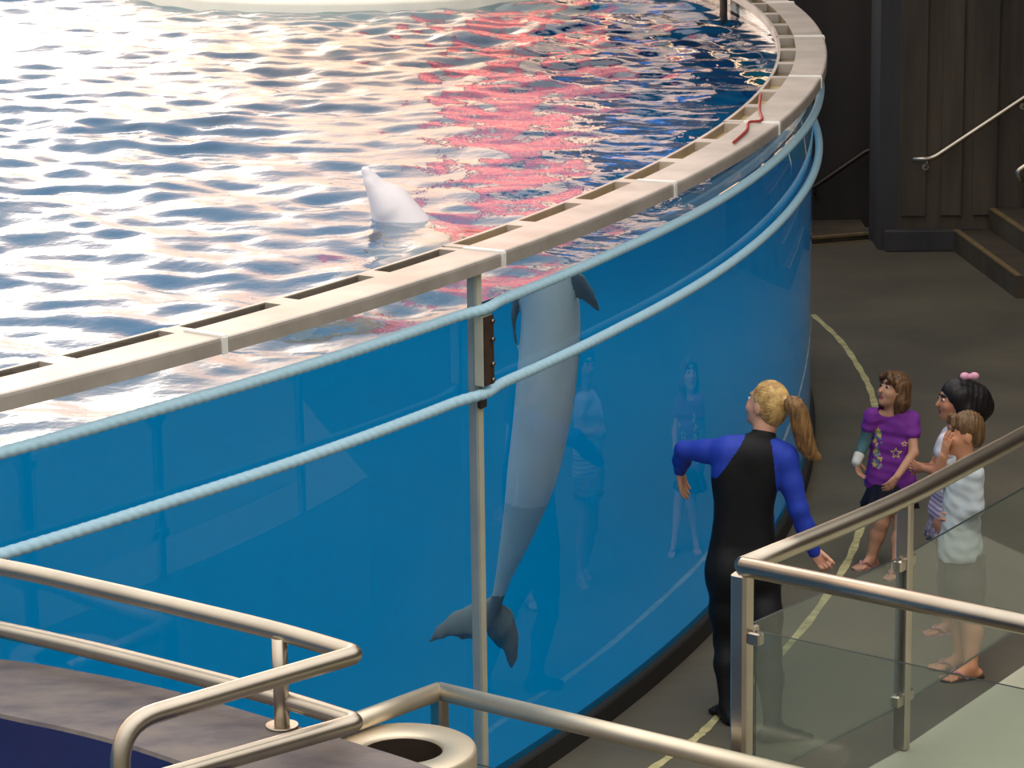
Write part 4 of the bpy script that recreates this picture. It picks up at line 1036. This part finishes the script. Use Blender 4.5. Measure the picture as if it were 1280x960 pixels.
# ------------------------------------------------------------------ girl with dark hair, behind the boy
def girl_dark():
    Y0 = 15.78
    root = empty('person', (2.26, 15.76, 0), 'girl with long dark hair and a pink bow, hands clasped, partly hidden behind the boy', 'person')
    B = Body(); J = lambda x, y, dy=0.0: at(x, y, Y0 + dy); f = unit((-0.97, -0.2, 0)); wr = np.array([0.2, -0.97, 0.0])
    for x, y, w, rr in ((1192, 548, 0.055, 0.050), (1190, 565, 0.055, 0.074), (1189, 590, 0.050, 0.080), (1187, 615, 0.052, 0.086), (1185, 640, 0.056, 0.094)):
        c = J(x, y); B.cone(c - wr * w, c + wr * w, rr, rr, 0, 0.03, 'shirt', (f, 1.15))
    sN, eN, wN = J(1184, 552, -0.09), J(1172, 590, -0.13), J(1156, 586, -0.06)
    sF, eF, wF = J(1184, 552, 0.09), J(1166, 586, 0.12), J(1152, 583, 0.03)
    for s_, e_, w_, sd in ((sN, eN, wN, 1), (sF, eF, wF, -1)):
        B.chain([s_, e_, w_], [0.032, 0.028, 0.020], SK, 0.015, 'skin'); B.cone(J(1190, 546), s_, 0.042, 0.042, 0, 0.02, 'shirt'); B.cone(s_, s_ + (e_ - s_) * 0.35, 0.042, 0.042, 0, 0.02, 'shirt')
    hand(B, wN, unit((-1, 0.3, 0.25)), (0.1, 1, 0.0), 1, 0.66, (0.7, 0.8, 0.5), tag='skin'); hand(B, wF, unit((-1, -0.3, 0.2)), (0.1, -1, 0.0), -1, 0.66, (0.7, 0.8, 0.5), tag='skin')
    aL = atz(1186, 780, 0.05); aR = aL + np.array([0.10, 0.12, 0]); kL = J(1184, 712, -0.05); kR = J(1194, 712, 0.1)
    B.chain([J(1184, 655, -0.05), kL, kL * 0.6 + aL * 0.4 + [0.015, 0, 0], aL], [0.076, 0.048, 0.046, 0.027], SK, 0.02, 'skin'); B.chain([J(1192, 655, 0.08), kR, kR * 0.6 + aR * 0.4 + [0.015, 0, 0], aR], [0.076, 0.048, 0.046, 0.027], SK, 0.02, 'skin')
    foot(B, aL, (-0.95, -0.3), 0.8, SK, 'skin'); foot(B, aR, (-0.95, -0.3), 0.8, SK, 'skin')
    for pts in ([sN, J(1190, 550), sF], [J(1192, 548), J(1188, 655)], [J(1184, 655, -0.05), J(1192, 655, 0.08)]): B.chain(pts, [0.03] * len(pts), SK, 0.01, 'skin')
    hc = J(1192, 500, 0.0); B.cone(J(1192, 548), hc + np.array([0.01, 0, -0.05]), 0.036, 0.038, SK, 0.02, 'skin')
    L, ax = head(B, hc, (-0.97, -0.22, -0.02), (0.02, 0, 1), 0.86)
    B.mesh('body', [skin('girl_skin_tan', (184, 126, 98)), mat('tan_lips', (150, 80, 74), 0.5), mat('dark_brow', (40, 28, 24), 0.6)], root, 0.005, tags={'skin', 'head'})
    eyes(root, L, ax, 0.86)
    wh = mat('white_top', (214, 206, 214), 0.8, 0.0, 0.06, 14, bump=0.15, bscale=30); pk = mat('pink_purple_stripe', (168, 128, 176), 0.8, 0.0, 0.1, 20)
    z0 = J(1185, 640)[2]
    def m_(C): return ((np.sin((C[:, 2] - z0) * 250) > 0.15) & (C[:, 2] < z0 + 0.13)).astype(int)
    B.mesh('top', [wh, pk], root, 0.0045, tags={'shirt'}, infl=0.004, cuts=[(J(1186, 652), (0, 0, -1))], matfn=m_, relax=2)
    n = 72; vs = []; m = MB(); rings = [(646, 0.118, 0), (654, 0.126, 0.004), (664, 0.134, 0.008), (672, 0.140, 0.010)]
    for inner in (0, 1):
        for (y, rr, pl) in (rings if not inner else rings[::-1]):
            c = J(1186, y)
            for k in range(n): a = 2 * PI * k / n; q = rr + pl * math.cos(a * 12) - inner * 0.004; vs.append(c + wr * q * math.cos(a) + f * q * 0.85 * math.sin(a))
    m.add(vs, [(i * n + k, i * n + (k + 1) % n, (i + 1) * n + (k + 1) % n, (i + 1) * n + k) for i in range(7) for k in range(n)], 0, True)
    m.build('skirt', mat('dark_fringed_skirt', (46, 38, 66), 0.85, 0.0, 0.5, 60.0, rgb2=(196, 182, 200)), root)
    H = Body(); r_, f_, u_ = ax; A = [r_, f_, u_]; s = 0.86
    H.ell(L(0, -0.022, 0.036), np.array((0.090, 0.100, 0.096)) * s, A, 0, 0.02)
    H.chain([L(0, -0.075, 0.04), L(0, -0.135, 0.0), L(0, -0.165, -0.06), L(0, -0.15, -0.13)], [0.075 * s, 0.082 * s, 0.075 * s, 0.045 * s], 0, 0.05)
    H.chain([L(0.045, -0.03, 0.02), L(0.06, -0.06, -0.06), L(0.06, -0.08, -0.13)], [0.05 * s, 0.05 * s, 0.035 * s], 0, 0.04); H.chain([L(-0.045, -0.03, 0.02), L(-0.06, -0.06, -0.06), L(-0.06, -0.08, -0.13)], [0.05 * s, 0.05 * s, 0.035 * s], 0, 0.04)
    H.mesh('hair', hairmat('black_hair', (34, 26, 28), (14, 11, 13)), root, 0.005, disp=lambda G: 0.0010 * np.sin(190 * (G @ f_) + 50 * (G @ u_)) + 0.0010 * np.sin(300 * (G @ r_)),
           carve=[('e', L(0, 0.074, -0.020), np.array(A), np.array((0.066, 0.056, 0.080)) * s, 0, 0, 0, '', None)])
    bw = Body(); c = J(1212, 471, -0.06)
    for q in (-1, 1): bw.ell(c + np.array([q * 0.024, 0, 0.004]), (0.026, 0.018, 0.020), None, 0, 0.008)
    bw.ell(c, (0.012, 0.014, 0.012), None, 0, 0.006)
    bw.mesh('hair_bow', mat('pink_bow', (226, 160, 186), 0.7, 0.0, 0.15, 30), root, 0.004)
    for a in (aL, aR): flipflop(root, a, (-0.95, -0.3), 0.8, (196, 140, 160))
    return root
girl_dark()

# ------------------------------------------------------------------ boy
def boy():
    Y0 = 15.10
    root = empty('person', (2.26, 15.02, 0), 'boy in a white shirt and grey shorts behind the glass, hand against his cheek', 'person')
    B = Body(); J = lambda x, y, dy=0.0: at(x, y, Y0 + dy); f = unit((-0.95, 0.1, 0)); wr = np.array([0.1, 0.95, 0])
    for x, y, w, rr in ((1204, 583, 0.060, 0.055), (1204, 600, 0.062, 0.082), (1202, 625, 0.055, 0.092), (1201, 650, 0.056, 0.098), (1201, 675, 0.060, 0.104), (1200, 690, 0.062, 0.108)):
        c = J(x, y); B.cone(c - wr * w, c + wr * w, rr, rr, 0, 0.035, 'shirt', (f, 1.05))
    # near arm raised, hand on the cheek
    sF, eF, wF = J(1186, 590, 0.10), J(1168, 606, 0.04), J(1180, 570, -0.03)
    B.chain([sF, eF, wF], [0.034, 0.031, 0.023], SK, 0.015, 'skin'); B.cone(J(1200, 580), sF, 0.052, 0.046, 0, 0.02, 'shirt'); B.cone(sF, sF + (eF - sF) * 0.4, 0.046, 0.046, 0, 0.02, 'shirt')
    hand(B, wF, unit(J(1184, 548, -0.05) - wF), (0.85, 0.5, 0.0), 1, 0.74, (0.12, 0.2, 0.15), 0.08, tag='skin')
    sN, eN, wN = J(1216, 592, -0.11), J(1217, 634, -0.13), J(1196, 650, -0.12)
    B.chain([sN, eN, wN], [0.036, 0.031, 0.023], SK, 0.015, 'skin'); B.cone(J(1206, 580), sN, 0.052, 0.048, 0, 0.02, 'shirt'); B.cone(sN, sN + (eN - sN) * 0.98, 0.050, 0.046, 0, 0.02, 'shirt'); B.cone(eN, eN + (wN - eN) * 0.5, 0.046, 0.042, 0, 0.02, 'shirt')
    hand(B, wN, unit(J(1182, 654, -0.08) - wN), (0.0, 0.9, 0.2), -1, 0.74, (0.5, 0.6, 0.4), tag='skin')
    aR = atz(1213, 834, 0.06); aL = atz(1200, 822, 0.06); kR = J(1210, 765, -0.06); kL = J(1196, 762, 0.06)
    B.chain([J(1207, 700, -0.06), kR, kR * 0.62 + aR * 0.38 + [0.018, 0, 0], aR], [0.084, 0.053, 0.053, 0.031], SK, 0.02, 'skin'); B.chain([J(1198, 700, 0.06), kL, kL * 0.62 + aL * 0.38 + [0.018, 0, 0], aL], [0.084, 0.053, 0.053, 0.031], SK, 0.02, 'skin')
    foot(B, aR, (-0.96, -0.28), 0.9, SK, 'skin'); foot(B, aL, (-0.98, -0.1), 0.9, SK, 'skin')
    for pts in ([sN, J(1204, 584), sF], [J(1204, 584), J(1201, 700)], [J(1207, 700, -0.06), J(1198, 700, 0.06)]): B.chain(pts, [0.03] * len(pts), SK, 0.01, 'skin')
    hc = J(1205, 542, 0.0); B.cone(J(1205, 584), hc + np.array([0.01, 0, -0.05]), 0.042, 0.042, SK, 0.02, 'skin')
    L, ax = head(B, hc, (-0.98, -0.12, -0.06), (0.0, 0, 1), 0.90)
    B.mesh('body', [skin('boy_skin', (206, 144, 108)), mat('boy_lips', (170, 96, 84), 0.5), mat('boy_brow', (96, 68, 44), 0.6)], root, 0.005, tags={'skin', 'head'})
    eyes(root, L, ax, 0.9)
    B.mesh('shirt', mat('white_shirt', (196, 204, 206), 0.8, 0.0, 0.06, 8, bump=0.4, bscale=14), root, 0.005, tags={'shirt'}, infl=0.005, cuts=[(J(1201, 693), (0.05, 0, -1)), (J(1204, 576), (-0.2, 0, 1))], disp=lambda G: 0.75 * (0.0030 * np.sin(70 * G[..., 2] + 45 * G[..., 0] + 3 * np.sin(22 * G[..., 1])) * np.sin(26 * G[..., 0] + 31 * G[..., 1]) + 0.0015 * np.sin(120 * G[..., 2] - 70 * G[..., 1])), relax=2)
    S = Body()
    for c, d in ((J(1207, 690, -0.06), J(1208, 762, -0.07)), (J(1197, 690, 0.06), J(1196, 762, 0.07))): S.chain([c, c * 0.5 + d * 0.5, d], [0.100, 0.094, 0.090], 0, 0.04)
    S.mesh('shorts', mat('grey_shorts', (92, 88, 82), 0.85, 0.0, 0.1, 12, bump=0.3, bscale=16), root, 0.006, cuts=[(J(1202, 757), (0, 0, -1)), (J(1201, 684), (0, 0, 1))], relax=2)
    H = Body(); r_, f_, u_ = ax; A = [r_, f_, u_]; s = 0.9
    H.ell(L(0, -0.022, 0.040), np.array((0.082, 0.096, 0.090)) * s, A, 0, 0.02); H.ell(L(0, -0.062, -0.025), np.array((0.066, 0.050, 0.062)) * s, A, 0, 0.03); H.chain([L(-0.03, 0.060, 0.10), L(-0.05, 0.072, 0.062)], [0.02 * s, 0.012 * s], 0, 0.02); H.chain([L(0.03, 0.060, 0.10), L(0.04, 0.076, 0.066)], [0.02 * s, 0.012 * s], 0, 0.02)
    H.mesh('hair', hairmat('light_brown_hair', (128, 98, 62), (78, 54, 36)), root, 0.0045, disp=lambda G: 0.0018 * np.sin(330 * (G @ f_) + 60 * (G @ u_)) + 0.0012 * np.sin(300 * (G @ r_)),
           carve=[('e', L(0, 0.074, -0.045), np.array(A), np.array((0.072, 0.058, 0.086)) * s, 0, 0, 0, '', None)])
    for a, d in ((aR, (-0.96, -0.28)), (aL, (-0.98, -0.1))): flipflop(root, a, d, 0.9, (52, 40, 34))
    return root
boy()
